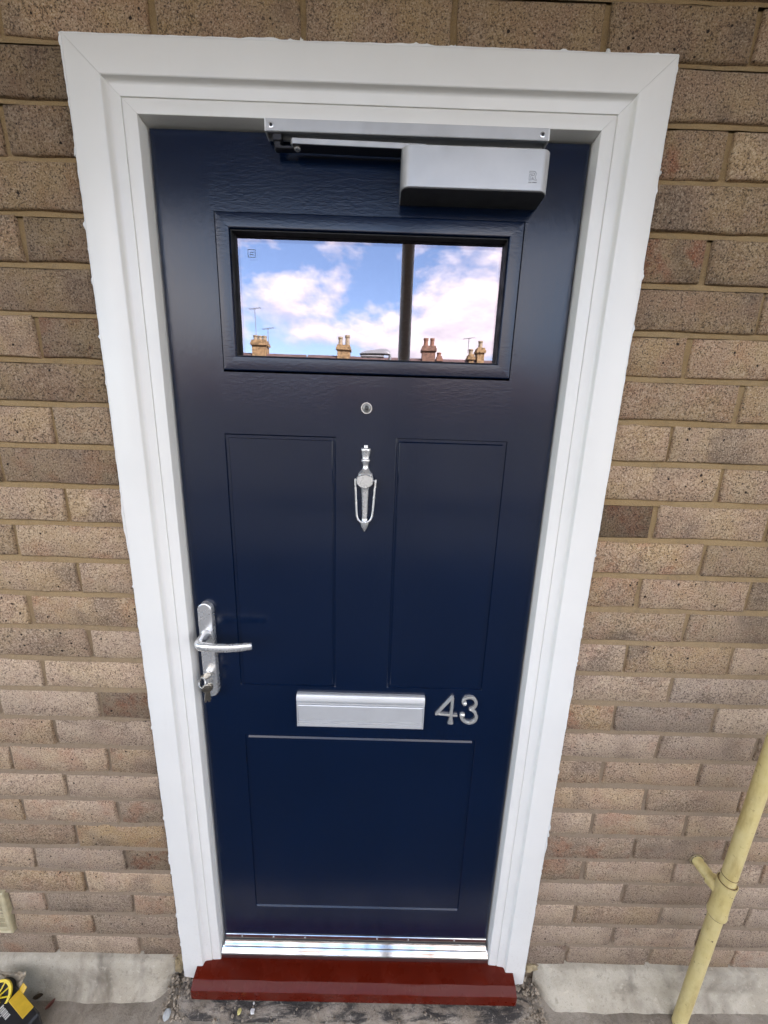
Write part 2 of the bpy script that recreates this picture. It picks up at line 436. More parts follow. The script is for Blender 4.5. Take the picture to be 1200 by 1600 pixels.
# ------------------------------------------------------------------ mesh helpers
class MB:
    def __init__(s):
        s.v = []; s.f = []

    def add(s, vs, fs):
        o = len(s.v); s.v += [tuple(p) for p in vs]; s.f += [tuple(i + o for i in f) for f in fs]
        return s

    def box(s, x0, x1, y0, y1, z0, z1, b=0.0):
        if b <= 0:
            vs = [(x, y, z) for x in (x0, x1) for y in (y0, y1) for z in (z0, z1)]
            return s.add(vs, [(0, 1, 3, 2), (4, 6, 7, 5), (0, 4, 5, 1), (2, 3, 7, 6), (0, 2, 6, 4), (1, 5, 7, 3)])
        # bevelled box: hull of 24 points
        X = (x0, x1); Y = (y0, y1); Z = (z0, z1); vs = []; ix = {}
        for i in (0, 1):
            for j in (0, 1):
                for k in (0, 1):
                    sx = b if i == 0 else -b; sy_ = b if j == 0 else -b; sz = b if k == 0 else -b
                    ix[i, j, k, 0] = len(vs); vs.append((X[i], Y[j] + sy_, Z[k] + sz))
                    ix[i, j, k, 1] = len(vs); vs.append((X[i] + sx, Y[j], Z[k] + sz))
                    ix[i, j, k, 2] = len(vs); vs.append((X[i] + sx, Y[j] + sy_, Z[k]))
        fs = []
        q = [(0, 0), (1, 0), (1, 1), (0, 1)]
        for i in (0, 1):
            fs.append([ix[i, a, c, 0] for a, c in q]); fs.append([ix[a, i, c, 1] for a, c in q]); fs.append([ix[a, c, i, 2] for a, c in q])
        for a in (0, 1):
            for c in (0, 1):
                fs.append([ix[a, c, 0, 0], ix[a, c, 1, 0], ix[a, c, 1, 1], ix[a, c, 0, 1]])
                fs.append([ix[a, 0, c, 0], ix[a, 1, c, 0], ix[a, 1, c, 2], ix[a, 0, c, 2]])
                fs.append([ix[0, a, c, 1], ix[1, a, c, 1], ix[1, a, c, 2], ix[0, a, c, 2]])
                for d in (0, 1):
                    fs.append([ix[a, c, d, 0], ix[a, c, d, 1], ix[a, c, d, 2]])
        return s.add(vs, fs)

    def prism(s, pts, fn0, fn1):
        """loft the closed 2-D outline pts between two placing functions, capped"""
        n = len(pts)
        vs = [fn0(p) for p in pts] + [fn1(p) for p in pts]
        fs = [(i, (i + 1) % n, n + (i + 1) % n, n + i) for i in range(n)]
        fs += [tuple(range(n))[::-1], tuple(range(n, 2 * n))]
        return s.add(vs, fs)

    def loft(s, rings, cap=True, closed=True):
        n = len(rings[0]); vs = [p for r in rings for p in r]; fs = []
        for k in range(len(rings) - 1):
            for i in range(n if closed else n - 1):
                j = (i + 1) % n
                fs.append((k * n + i, k * n + j, (k + 1) * n + j, (k + 1) * n + i))
        if cap:
            fs.append(tuple(range(n))[::-1]); fs.append(tuple(range((len(rings) - 1) * n, len(rings) * n)))
        return s.add(vs, fs)

    def tube(s, pts, rad, n=12, cap=True, flat=None):
        P = [Vector(p) for p in pts]; rings = []
        up = Vector((0, 0, 1)); prev = None
        for i, p in enumerate(P):
            d = (P[min(i + 1, len(P) - 1)] - P[max(i - 1, 0)]).normalized()
            if prev is None:
                ref = up if abs(d.dot(up)) < 0.9 else Vector((1, 0, 0))
                a = d.cross(ref).normalized()
            else:
                a = (prev - d * prev.dot(d)).normalized()
            prev = a; b = d.cross(a)
            r = rad[i] if isinstance(rad, (list, tuple)) else rad
            ra, rb = (r if isinstance(r, tuple) else (r, r))
            rings.append([p + a * ra * math.cos(2 * math.pi * k / n) + b * rb * math.sin(2 * math.pi * k / n) for k in range(n)])
        return s.loft(rings, cap)

    def lathe(s, prof, c, axis='z', n=24, flat=1.0, cap=True):
        rings = []
        for r, h in prof:
            ring = []
            for k in range(n):
                a = 2 * math.pi * k / n; u, w = r * math.cos(a), r * math.sin(a)
                if axis == 'z':
                    ring.append((c[0] + u, c[1] + w * flat, c[2] + h))
                elif axis == 'y':
                    ring.append((c[0] + u, c[1] + h, c[2] + w * flat))
                else:
                    ring.append((c[0] + h, c[1] + u, c[2] + w * flat))
            rings.append(ring)
        return s.loft(rings, cap)

    def build(s, name, mat, parent=None, smooth=True, angle=35):
        me = bpy.data.meshes.new(name); me.from_pydata(s.v, [], s.f); me.validate()
        import bmesh
        bm = bmesh.new(); bm.from_mesh(me); bmesh.ops.recalc_face_normals(bm, faces=bm.faces); bm.to_mesh(me); bm.free()
        return link(name, me, mat, parent, smooth, angle)


def link(name, me, mat, parent=None, smooth=True, angle=35):
    if mat is not None and not me.materials:
        me.materials.append(M[mat] if isinstance(mat, str) else mat)
    if smooth:
        me.shade_smooth()
        me.set_sharp_from_angle(angle=R(angle))
    o = bpy.data.objects.new(name, me); COL.objects.link(o)
    if parent is not None:
        o.parent = parent
        if parent.type == 'EMPTY' or True:
            o.matrix_parent_inverse = parent_inv(parent)
    return o


def parent_inv(p):
    m_ = Matrix.Identity(4); q = p; chain = []
    while q is not None:
        chain.append(q.matrix_parent_inverse @ q.matrix_basis if q.parent else q.matrix_basis); q = q.parent
    for c in reversed(chain):
        m_ = m_ @ c
    return m_.inverted()


def thing(name, loc, label, cat, group=None):
    o = bpy.data.objects.new(name, None); COL.objects.link(o); o.location = loc
    o.empty_display_size = 0.05
    return tag(o, label, cat, group)


def tag(o, label, cat, group=None):
    o['label'] = label; o['category'] = cat
    if group:
        o['group'] = group
    return o


def struct(o):
    o['kind'] = 'structure'
    return o


def fbm(x, y, z=0.0):
    return mnoise.fractal(Vector((x, y, z)), 1.0, 2.0, 4)


# ================================================================== SETTING
# walkway deck, doorstep zone, street below, soffit
GZ = -0.082
mb = MB()
nx, ny = 160, 26
xs = [-2.8 + 5.6 * i / nx for i in range(nx + 1)]
ys = [0.12 - 0.29 * (j / ny) for j in range(ny + 1)]
vs_ = []
for yv in ys:
    for xv in xs:
        vs_.append((xv, yv, GZ + 0.004 * fbm(xv * 9, yv * 9) + 0.002 * fbm(xv * 45, yv * 45, 3)))
mb.add(vs_, [(j * (nx + 1) + i, j * (nx + 1) + i + 1, (j + 1) * (nx + 1) + i + 1, (j + 1) * (nx + 1) + i) for j in range(ny) for i in range(nx)])
mb.box(-6, 6, -0.168, 0.12, GZ - 0.2, GZ - 0.02)
struct(mb.build('walkway', 'deck'))
mb = MB(); mb.box(-6, 6, -1.25, -0.168, GZ - 0.2, GZ + 0.003)  # unseen outer deck, added dark to dim the door's lower reflection
struct(mb.build('added_dark_deck', 'asphalt', smooth=False))

g = MB(); g.add([(-300, -300, -3.0), (300, -300, -3.0), (300, 300, -3.0), (-300, 300, -3.0)], [(0, 1, 2, 3)])
struct(g.build('ground', 'pavement', smooth=False))
g = MB(); g.add([(-120, -16.5, -2.99), (120, -16.5, -2.99), (120, -9.0, -2.99), (-120, -9.0, -2.99)], [(0, 1, 2, 3)])
struct(g.build('road', 'asphalt', smooth=False))

# ------------------------------------------------------------------ brick wall
wall = thing('brick_wall', (0, 0, 0), 'weathered brown brick wall in stretcher bond around the blue door', 'wall')
OPL, OPR = -0.461, 0.461
PITCHX, CZ = 0.225, 0.075
XL_BUILD, XR_BUILD = -1.50, 1.52


def brick_mesh(w, seed, h=0.0655):
    """brick face w wide centred on x=0, base z=0, face towards -y, arrises worn"""
    rnd = random.Random(seed); W = w / 2

    def j(a):
        return rnd.uniform(-a, a)
    # outline, 10 points counter-clockwise from lower left
    out = [(-W, 0.0), (-W * 0.33, 0.0), (W * 0.33, 0.0), (W, 0.0), (W, h * 0.5), (W, h), (W * 0.33, h), (-W * 0.33, h), (-W, h), (-W, h * 0.5)]
    out = [(x + j(0.0020), z + j(0.0016)) for x, z in out]
    n = len(out); ins = []
    for x, z in out:
        i = 0.0018 + rnd.random() * 0.0022
        ins.append((x - i if x > W * 0.8 else x + i if x < -W * 0.8 else x, z + i if z < h * 0.25 else z - i if z > h * 0.75 else z))
    tilt, tz = j(0.0012), j(0.0008)

    def fy(x, z):
        return tilt * x / W + tz * (z / h - 0.5) * 2
    vs = [(x, fy(x, z) + j(0.0005), z) for x, z in ins] + [(x, fy(x, z) + 0.0026 + rnd.random() * 0.001, z) for x, z in out] + [(x, 0.03, z) for x, z in out]
    fs = [tuple(range(n))]
    for k in range(2):
        fs += [(k * n + i, (k + 1) * n + i, (k + 1) * n + (i + 1) % n, k * n + (i + 1) % n) for i in range(n)]
    me = bpy.data.meshes.new('brick'); me.from_pydata(vs, [], fs)
    me.materials.append(M['brick'])
    me.shade_smooth(); me.set_sharp_from_angle(angle=R(60))
    return me


FULL = [brick_mesh(0.2155, 100 + i) for i in range(14)]
HALF = [brick_mesh(0.1035, 200 + i) for i in range(8)]
CUT = {}
# bricks the photograph singles out: (side, row, place from the frame) -> tone, red, spot, grey
SPECIAL = {
    ('R', 22, 0): (0.86, 1.1, .05, .1), ('R', 21, 0): (0.90, .1, .2, .2), ('R', 19, 0): (1.0, .25, .1, .7), ('R', 17, 0): (1.12, 0, .75, .3),
    ('R', 17, 1): (1.10, .2, .5, .5), ('R', 16, 0): (0.62, .75, .05, .3), ('R', 16, 1): (1.08, .1, .3, .4), ('R', 15, 0): (1.08, .5, .1, .1),
    ('R', 14, 0): (0.98, .3, .35, .3), ('R', 14, 1): (1.05, .2, .4, .5), ('R', 13, 0): (0.95, .2, .1, .6), ('R', 13, 1): (0.92, .3, .1, .8),
    ('R', 12, 0): (1.08, .2, .1, .7), ('R', 12, 1): (0.98, .1, .8, .1), ('R', 11, 0): (1.08, .1, .2, .7), ('R', 11, 1): (1.02, 0, .05, 1),
    ('R', 10, 0): (1.0, 1.0, .2, 0), ('R', 10, 1): (0.85, .1, .05, 1), ('R', 9, 0): (1.10, .15, .05, .9), ('R', 9, 1): (0.95, .1, .1, .9),
    ('R', 8, 0): (1.02, .3, .4, .5), ('R', 5, 0): (0.92, .6, .3, .6), ('R', 4, 0): (0.88, .5, .2, .5), ('R', 3, 0): (1.05, .1, .1, .9),
    ('R', 25, 0): (0.95, 0, .05, .9), ('R', 24, 0): (0.92, 1.0, .2, .2), ('R', 23, 0): (0.92, .1, .3, .2),
    ('L', 25, 0): (0.80, .1, .1, .5), ('L', 24, 0): (0.82, .2, .1, .4), ('L', 23, 0): (0.9, .2, .3, .2), ('L', 22, 0): (0.78, .2, .05, .6),
    ('L', 21, 0): (0.82, .2, .2, .6), ('L', 20, 0): (0.78, .6, .05, .5), ('L', 20, 1): (1.12, 0, .2, .6), ('L', 19, 0): (0.86, .1, .4, .5),
    ('L', 18, 0): (0.96, .2, .2, .7), ('L', 18, 1): (1.10, 0, .7, .3), ('L', 17, 0): (0.84, .4, .1, .5), ('L', 16, 0): (1.12, .1, .3, .3),
    ('L', 16, 1): (1.10, 0, .2, .6), ('L', 15, 0): (1.08, .35, .2, .5), ('L', 14, 0): (1.06, .1, .1, .7), ('L', 14, 1): (1.08, 0, .6, .4),
    ('L', 13, 0): (1.06, .4, .9, .2), ('L', 13, 1): (1.15, 0, .6, .4), ('L', 12, 0): (1.10, 0, .1, .6), ('L', 12, 1): (0.95, .1, .6, .4),
    ('L', 11, 0): (1.20, 0, .1, .5), ('L', 11, 1): (1.22, 0, .2, .7), ('L', 10, 0): (0.74, .8, .1, .4), ('L', 10, 1): (1.12, .1, .1, .8),
    ('L', 9, 0): (1.05, .1, .2, .8), ('L', 8, 0): (0.95, .6, .4, .3), ('L', 8, 1): (1.12, .3, .2, .5), ('L', 6, 0): (0.88, .5, .2, .7),
    ('L', 5, 0): (0.98, .3, .6, 0), ('L', 4, 0): (0.72, .9, .1, .5), ('L', 4, 1): (0.98, .1, .2, .9), ('L', 3, 0): (1.15, .1, .3, .5),
    ('L', 3, 1): (1.0, .2, .3, .2), ('L', 2, 0): (1.05, .3, .5, .4),
}
NB = 0


def put_brick(x0, x1, row, key=None, rr=None):
    global NB
    w = x1 - x0
    if abs(w - 0.2155) < 0.004:
        me = FULL[rr.randrange(len(FULL))]
    elif abs(w - 0.1035) < 0.004:
        me = HALF[rr.randrange(len(HALF))]
    else:
        me = brick_mesh(w, int(1000 * w) + row)
    o = bpy.data.objects.new('brick', me); COL.objects.link(o); o.parent = wall
    o.location = ((x0 + x1) / 2 + rr.uniform(-.001, .001), rr.uniform(-0.0016, 0.0016), row * CZ + 0.0 + rr.uniform(-.0008, .0008))
    o.rotation_euler = (0, rr.uniform(-.004, .004), rr.uniform(-.004, .004))
    t = SPECIAL.get(key)
    if t is None:
        gz = max(0, min(1, 1.05 - row / 20))
        t = (rr.uniform(0.84, 1.16), max(0, rr.gauss(0.05, 0.22)), max(0, rr.gauss(0.18, 0.2)), min(1, max(0, rr.gauss(0.12 + 0.62 * gz, 0.22))))
    t = ((1 + (t[0] - 1) * 1.5) * (0.99 if row > 20 else 1.01 if row > 16 else 1.06), t[1] * 1.0, t[2] * 0.8, t[3] * (0.18 if row > 18 else 0.6 if row > 12 else 1.0))  # lower courses lighter and greyer, upper warmer: light gradient put into brick colour
    o['tone'], o['red'], o['spot'], o['grey'] = [float(q) for q in t]
    NB += 1
    return o


def row_spans(row):
    """bricks of a course as (x0, x1, key)"""
    sp = []
    if row < 26:
        for side in 'LR':
            first = 0.1035 if row % 2 == 0 else 0.2155
            d = 0.0; k = 0
            lim = -XL_BUILD - 0.461 if side == 'L' else XR_BUILD - 0.461
            while d < lim:
                w = first if k == 0 else 0.2155
                if side == 'R':
                    sp.append((OPR + d, OPR + d + w, ('R', row, k)))
                else:
                    sp.append((OPL - d - w, OPL - d, ('L', row, k)))
                d += w + 0.0095; k += 1
    else:
        j0 = -0.3244 if row % 2 == 0 else -0.3244 + 0.1125
        k0 = int((XL_BUILD - j0) / PITCHX) - 1
        x = j0 + k0 * PITCHX
        while x < XR_BUILD:
            sp.append((x + 0.00475, x + PITCHX - 0.00475, ('T', row, int(round((x - j0) / PITCHX)))))
            x += PITCHX
    return sp


VENT = (-1.112, -0.886, 0.072, 0.226)
for row in range(0, 29):
    rr = random.Random(row * 31 + 5)
    for x0, x1, key in row_spans(row):
        if row in (1, 2) and x0 < VENT[1] and x1 > VENT[0]:
            if x1 > VENT[1] + 0.03:
                put_brick(VENT[1] + 0.004, x1, row, key, rr)
            elif x0 < VENT[0] - 0.03:
                put_brick(x0, VENT[0] - 0.004, row, key, rr)
            continue
        put_brick(x0, x1, row, key, rr)

# far bricks of the same wall, joined
far = MB(); rr = random.Random(77)
for row in range(0, 32):
    off = 0.0 if row % 2 else 0.1125
    for side in (-1, 1):
        if row < 29:
            xe = max(abs(s_[1 if side > 0 else 0]) for s_ in row_spans(row) if (s_[0] > 0) == (side > 0))
        else:
            xe = 0.0 - (off if side > 0 else -off)
        x = xe + 0.0095
        while x < 3.0:
            a, b_ = (x, x + 0.2155) if side > 0 else (-x - 0.2155, -x)
            far.box(a, b_, rr.uniform(-.0015, .0015), 0.03, row * CZ, row * CZ + 0.0655, 0.003)
            x += PITCHX
fo = far.build('brick_field', 'brick', wall, angle=60)
fo['kind'] = 'stuff'; fo['tone'] = 1.0; fo['red'] = 0.1; fo['spot'] = 0.2; fo['grey'] = 0.4

# mortar: recessed course faces with weather-struck bed joints
mo = MB()


def mortar_strip(xa, xb, rows):
    n = max(2, int((xb - xa) / 0.028))
    X = [xa + (xb - xa) * i / n for i in range(n + 1)]
    for row in rows:
        zb = row * CZ
        levels = [(zb - 0.0105, 0.0012), (zb - 0.0085, 0.0022), (zb + 0.0005, 0.0072), (zb + 0.033, 0.0065), (zb + CZ - 0.0105, 0.0060)]
        vs = []
        for z, y in levels:
            for x in X:
                vs.append((x, y + 0.0016 * fbm(x * 24, z * 24, row), z))
        m_ = n + 1
        mo.add(vs, [(k * m_ + i, k * m_ + i + 1, (k + 1) * m_ + i + 1, (k + 1) * m_ + i) for k in range(len(levels) - 1) for i in range(n)])


mortar_strip(-3.0, OPL - 0.001, range(0, 26))
mortar_strip(OPR + 0.001, 3.0, range(0, 26))
mortar_strip(-3.0, 3.0, range(26, 32))
mo.build('mortar', 'mortar', wall, angle=70)
core = MB()
core.box(-6, -3.0, 0.006, 0.30, -0.3, 2.4); core.box(3.0, 6, 0.006, 0.30, -0.3, 2.4)
core.box(-3.0, OPL - 0.003, 0.012, 0.30, -0.3, 2.4); core.box(OPR + 0.003, 3.0, 0.012, 0.30, -0.3, 2.4)
core.box(OPL - 0.003, OPR + 0.003, 0.012, 0.30, 1.955, 2.4)
core.box(-16, 16, 0.012, 0.30, 2.4, 14.0)  # unseen upper wall, raised and widened so its shadow darkens the street
core.box(OPL - 0.003, OPR + 0.003, 0.08, 0.30, -0.3, -0.04)
core.build('wall_core', 'mortar', wall, smooth=False)

# hall behind the door, so that the pane looks into a dark room
hl = MB(); hl.box(-0.9, 0.9, 0.302, 3.4, -0.3, 2.6)
struct(hl.build('hallway', 'hall', smooth=False))
rf = MB(); rf.box(-16, 16, -0.35, 9.0, 14.0, 14.25)  # unseen roof over the raised wall, added to block the sun
struct(rf.build('shade_roof_slab', 'soffit', smooth=False))

# overhanging deck of the storey above
so = MB(); so.box(-6, 6, -1.30, 0.006, 2.40, 2.60); so.box(-6, 6, -1.30, -1.21, 2.35, 2.3995)
struct(so.build('overhang_slab', 'soffit', smooth=False))

# ------------------------------------------------------------------ plinths either side
def plinth(x0, x1, endside, label):
    b = MB(); rnd = random.Random(int(x1 * 100))
    prof = [(0.012, 0.002), (-0.006, 0.001), (-0.014, -0.004), (-0.019, -0.020), (-0.024, -0.042), (-0.029, -0.060), (-0.036, -0.068), (-0.044, -0.075), (-0.052, -0.090)]
    n = int((x1 - x0) / 0.012); rings = []
    for i in range(n + 1):
        x = x0 + (x1 - x0) * i / n
        de = (x1 - x) if endside > 0 else (x - x0)
        ring = []
        for k, (y, z) in enumerate(prof):
            s = 0.0
            if de < 0.045:
                s = (1 - de / 0.045) ** 2
            a = 0.0022 * fbm(x * 14, z * 40, k * 0.2) + 0.0012 * fbm(x * 60, z * 60, 5)
            top = 0.003 * fbm(x * 30, 2.0, 1.0) if k <= 2 else 0
            ring.append((x + s * 0.006 * math.sin(k * 1.7) * endside, y * (1 - s * 0.75) + 0.010 * s + a, z + top - (0.006 * s if k < 4 else 0)))
        rings.append(ring)
    b.loft(rings, cap=True, closed=False)
    o = b.build('concrete_plinth', 'plinth', angle=50)
    return tag(o, label, 'plinth', 'concrete plinths at the foot of the wall')


plinth(-2.9, -0.482, 1, 'pale concrete plinth under the bricks beside the air vent, left of the red sill')
plinth(0.494, 2.9, -1, 'pale concrete plinth under the bricks behind the yellow pipe')


def lump(name, c, r, mat, parent=None, seed=0, sub=2, amp=0.35):
    import bmesh
    bm = bmesh.new(); bmesh.ops.create_icosphere(bm, subdivisions=sub, radius=1.0)
    for v in bm.verts:
        k = 1 + amp * mnoise.fractal(Vector(v.co) * 1.6 + Vector((seed, seed * .7, 3)), 1.0, 2.0, 3)
        v.co = Vector((v.co.x * r[0] * k, v.co.y * r[1] * k, v.co.z * r[2] * k)) + Vector(c)
    me = bpy.data.meshes.new(name); bm.to_mesh(me); bm.free()
    return link(name, me, mat, parent, True, 40)


for i, (c, r, mt) in enumerate([((-0.469, 0.002, -0.028), (0.012, 0.011, 0.030), 'fill'), ((0.479, 0.004, -0.018), (0.017, 0.008, 0.016), 'fill')]):
    lump('mortar_fill', c, r, mt, wall, i * 3.1, 4, 0.45)


def rubble(name, x0, x1, y0, y1, z, count, seed, label):
    """broken mortar crumbs heaped in the gap; too small to count"""
    rnd = random.Random(seed); t_ = MB()
    for _ in range(count):
        cx_ = x0 + (x1 - x0) * rnd.random(); q = rnd.random() ** 1.3; cy_ = y0 + (y1 - y0) * q
        s_ = rnd.choice((.0008, .001, .0014, .0018, .0024, .0034)) * rnd.uniform(.8, 1.3)
        cz_ = z + 0.030 * (1 - q) * rnd.random() + s_ * .4
        vs = [Vector((rnd.uniform(.6, 1) * a, rnd.uniform(.6, 1) * b, rnd.uniform(.5, .9) * c)) * s_ for a in (-1, 1) for b in (-1, 1) for c in (-1, 1)]
        rot = Matrix.Rotation(rnd.uniform(0, 6.3), 3, 'Z') @ Matrix.Rotation(rnd.uniform(-.7, .7), 3, 'X')
        t_.add([rot @ v + Vector((cx_, cy_, cz_)) for v in vs], [(0, 1, 3, 2), (4, 6, 7, 5), (0, 4, 5, 1), (2, 3, 7, 6), (0, 2, 6, 4), (1, 5, 7, 3)])
    o = t_.build(name, 'rubble', angle=25); o['kind'] = 'stuff'; o['label'] = label; o['category'] = 'rubble'
    return o


rubble('rubble', -0.490, -0.418, 0.004, -0.078, GZ, 330, 3, 'crumbled mortar and grit at the left end of the red sill')
rubble('rubble', 0.428, 0.500, 0.004, -0.075, GZ, 330, 8, 'crumbled mortar and grit at the right end of the red sill')
rubble('rubble', -0.42, 0.43, -0.060, -0.095, -0.080, 90, 12, 'loose grit scattered along the stained step edge')

# ------------------------------------------------------------------ old doorstep under the sill
b = MB(); rings = []
n = 110
for i in range(n + 1):
    x = -0.455 + 0.925 * i / n
    e = min(1.0, min(i, n - i) / 6)
    prof = [(0.06, -0.064), (-0.02, -0.064), (-0.050, -0.0645), (-0.066, -0.0665), (-0.074, -0.072), (-0.080, -0.10)]
    rings.append([(x, (y + 0.004 * fbm(x * 20, k, 1) + 0.002 * fbm(x * 90, k)) * (0.7 + 0.3 * e), z + 0.0018 * fbm(x * 30, y * 30, 2) - 0.006 * (1 - e)) for k, (y, z) in enumerate(prof)])
b.loft(rings, cap=True, closed=False)
tag(b.build('doorstep', 'step', angle=50), 'old concrete step edge stained black, directly under the red sill', 'doorstep')

# ================================================================== DOOR FRAME
FL, FR, FT = -0.452, 0.4565, 1.9450       # outer edges
SILL_Z = -0.010
frame = thing('door_frame', (0, 0, -0.01), 'white moulded frame with ragged sealant edge around the blue door', 'door frame')
PROF = [(0.0, 0.05), (0.0, -0.0100), (0.0008, -0.0115), (0.0022, -0.0120), (0.0480, -0.0120), (0.0500, -0.0116), (0.0512, -0.0105), (0.0520, -0.0070),
        (0.0532, -0.0042), (0.0550, -0.0028), (0.0580, -0.0022), (0.0700, -0.0010), (0.0714, -0.0006), (0.0718, 0.0016), (0.0728, 0.0016), (0.0732, 0.0002),
        (0.0745, 0.0000), (0.0920, 0.0008), (0.0932, 0.0013), (0.0938, 0.0025), (0.0942, 0.05)]


HK = 0.928      # the head is a little narrower than the jambs


def jamb(side):
    m_ = MB()
    X = (lambda o: FL + o) if side < 0 else (lambda o: FR - o)
    r0 = [(X(o), y, SILL_Z - 0.004) for o, y in PROF]; r1 = [(X(o), y, FT - o * HK - 0.0002) for o, y in PROF]
    m_.loft([r0, r1])
    foot = [(0.0, 0.03), (0.0, -0.0100), (0.0008, -0.0115), (0.0022, -0.0120), (0.0355, -0.0120), (0.0355, 0.03)]
    m_.loft([[(X(o), y, -0.056 - 0.006 * (o / 0.04)) for o, y in foot], [(X(o), y, SILL_Z - 0.0042) for o, y in foot]])
    return m_.build('jamb', 'white', frame, angle=30)


jamb(-1); jamb(1)
m_ = MB(); m_.loft([[(FL + o + 0.0002, y, FT - o * HK) for o, y in PROF], [(FR - o - 0.0002, y, FT - o * HK) for o, y in PROF]])
m_.build('head', 'white', frame, angle=30)

# black gasket round the leaf
m_ = MB(); gi = 0.0942; gt = gi * HK
m_.box(FL + gi - 0.001, FL + gi + 0.010, 0.030, 0.048, -0.004, FT - gt)
m_.box(FR - gi - 0.010, FR - gi + 0.001, 0.030, 0.048, -0.004, FT - gt)
m_.box(FL + gi, FR - gi, 0.0302, 0.0482, FT - gt - 0.010, FT - gt + 0.001)
m_.build('gasket', 'black', frame, smooth=False)


def bead(path, nrm, seed):
    """ragged sealant squeezed out along an outer edge; path points, nrm = outward direction"""
    rnd = random.Random(seed); m_ = MB(); rings = []
    L = 0
    for i in range(len(path)):
        p = Vector(path[i]); s = i * 0.004
        w = 0.0016 + 0.0018 * max(-0.8, fbm(s * 12, seed, 0)) + 0.0012 * fbm(s * 70, seed, 4)
        lumpy = max(0, fbm(s * 9, seed, 9) - 0.28) * 0.012 + max(0, fbm(s * 55, seed, 2) - 0.42) * 0.016
        w = max(0.0004, w * 0.8 + lumpy * 0.5)
        o = Vector(nrm)
        yo = -0.0105 - 0.0010 * max(0, fbm(s * 40, seed, 6)) - lumpy * 0.35
        rings.append([p - o * 0.0012 + Vector((0, -0.0121, 0)), p + o * w * 0.45 + Vector((0, yo - 0.0012, 0)), p + o * w + Vector((0, yo * 0.72, 0)),
                      p + o * w * 0.9 + Vector((0, -0.003, 0)), p + o * w * 0.4 + Vector((0, 0.004, 0)), p - o * 0.0012 + Vector((0, 0.006, 0))])
    m_.loft(rings, cap=True)
    return m_.build('sealant_bead', 'seal', frame, angle=60)


NZ = int((FT + 0.055) / 0.004)
bead([(FL, 0, -0.055 + 0.004 * i) for i in range(NZ + 1)], (-1, 0, 0), 1.3)
bead([(FR, 0, -0.055 + 0.004 * i) for i in range(NZ + 1)], (1, 0, 0), 5.7)
bead([(FL + 0.004 * i, 0, FT) for i in range(int((FR - FL) / 0.004) + 1)], (0, 0, 1), 9.1)
for i, (x, z, sx, sz) in enumerate([(FL - .002, FT, .005, .004), (-0.1, FT + .003, .006, .005), (0.125, FT + .002, .004, .004), (0.353, FT + .004, .007, .006), (FR, FT - .01, .004, .004),
                                    (FL - .003, 1.62, .004, .014), (FL - .003, 1.70, .005, .010), (FL - .003, 1.80, .004, .012), (FR + .003, 1.80, .004, .007), (FR + .003, 1.655, .004, .012),
                                    (FL - .003, 1.205, .004, .006), (FR + .003, 1.165, .004, .006), (FR + .002, .92, .004, .004), (FL - .002, .81, .004, .004)]):
    lump('sealant_blob', (x, -0.007, z), (sx * .5, 0.0035, sz * .6), 'seal', frame, i * 1.9, 2, 0.6)

# ================================================================== DOOR
DX0, DX1, DZ0, DZ1, DY = -0.3545, 0.3592, -0.002, 1.8545, 0.022
door = thing('front_door', (0.003, DY, 0.0), 'navy blue panelled front door with a small window and silver fittings', 'door')
CAS = (-0.2560, 0.2635, 1.4900, 1.7390)     # glazing cassette, outer
CASI = (-0.2285, 0.2400, 1.5145, 1.7155)    # inner sight edge
PANELS = [(-0.2608, -0.0570, 0.8315, 1.3725), (0.0652, 0.2700, 0.8330, 1.3735), (-0.2595, 0.2690, 0.1545, 0.6905)]
GW = 0.0042
# grooved slab: grid lines chosen so that every groove is a V cut
ap = (CAS[0] - 0.0026, CAS[1] + 0.0026, CAS[2] - 0.0026, CAS[3] + 0.0026)
XS = {DX0, DX0 + 0.0018, DX1 - 0.0018, DX1, ap[0], ap[1]}; ZS = {DZ0, DZ0 + 0.002, DZ1 - 0.0018, DZ1, ap[2], ap[3]}
for p in PANELS:
    for c in p[:2]:
        XS |= {c - GW, c - 0.0010, c + 0.0010, c + GW}
    for c in p[2:]:
        ZS |= {c - GW, c - 0.0010, c + 0.0010, c + GW}


def thin(vals):
    out = []
    for v in sorted(vals):
        out.append(v)
    return out


XS, ZS = thin(XS), thin(ZS)


def groove(x, z):
    d = 0.0
    for x0, x1, z0, z1 in PANELS:
        inx = x0 - GW < x < x1 + GW; inz = z0 - GW < z < z1 + GW
        if not (inx and inz):
            continue
        e = min(abs(x - x0), abs(x - x1), abs(z - z0), abs(z - z1))
        if e < GW - 1e-6:
            d = max(d, 0.0027)
    return d


vs_ = []; ix = {}
for i, x in enumerate(XS):
    for k, z in enumerate(ZS):
        edge = x in (XS[0], XS[-1]) or z in (ZS[0], ZS[-1])
        ix[i, k] = len(vs_); vs_.append((x, DY + (0.0018 if edge else groove(x, z)), z))
fs_ = []
for i in range(len(XS) - 1):
    for k in range(len(ZS) - 1):
        xc, zc = (XS[i] + XS[i + 1]) / 2, (ZS[k] + ZS[k + 1]) / 2
        if ap[0] < xc < ap[1] and ap[2] < zc < ap[3]:
            continue
        fs_.append((ix[i, k], ix[i + 1, k], ix[i + 1, k + 1], ix[i, k + 1]))
m_ = MB(); m_.add(vs_, fs_)
m_.box(DX0, ap[0], DY + 0.004, DY + 0.044, DZ0, DZ1); m_.box(ap[1], DX1, DY + 0.004, DY + 0.044, DZ0, DZ1)
m_.box(ap[0], ap[1], DY + 0.004, DY + 0.044, DZ0, ap[2]); m_.box(ap[0], ap[1], DY + 0.004, DY + 0.044, ap[3], DZ1)
slab = m_.build('slab', 'door', door, angle=20)

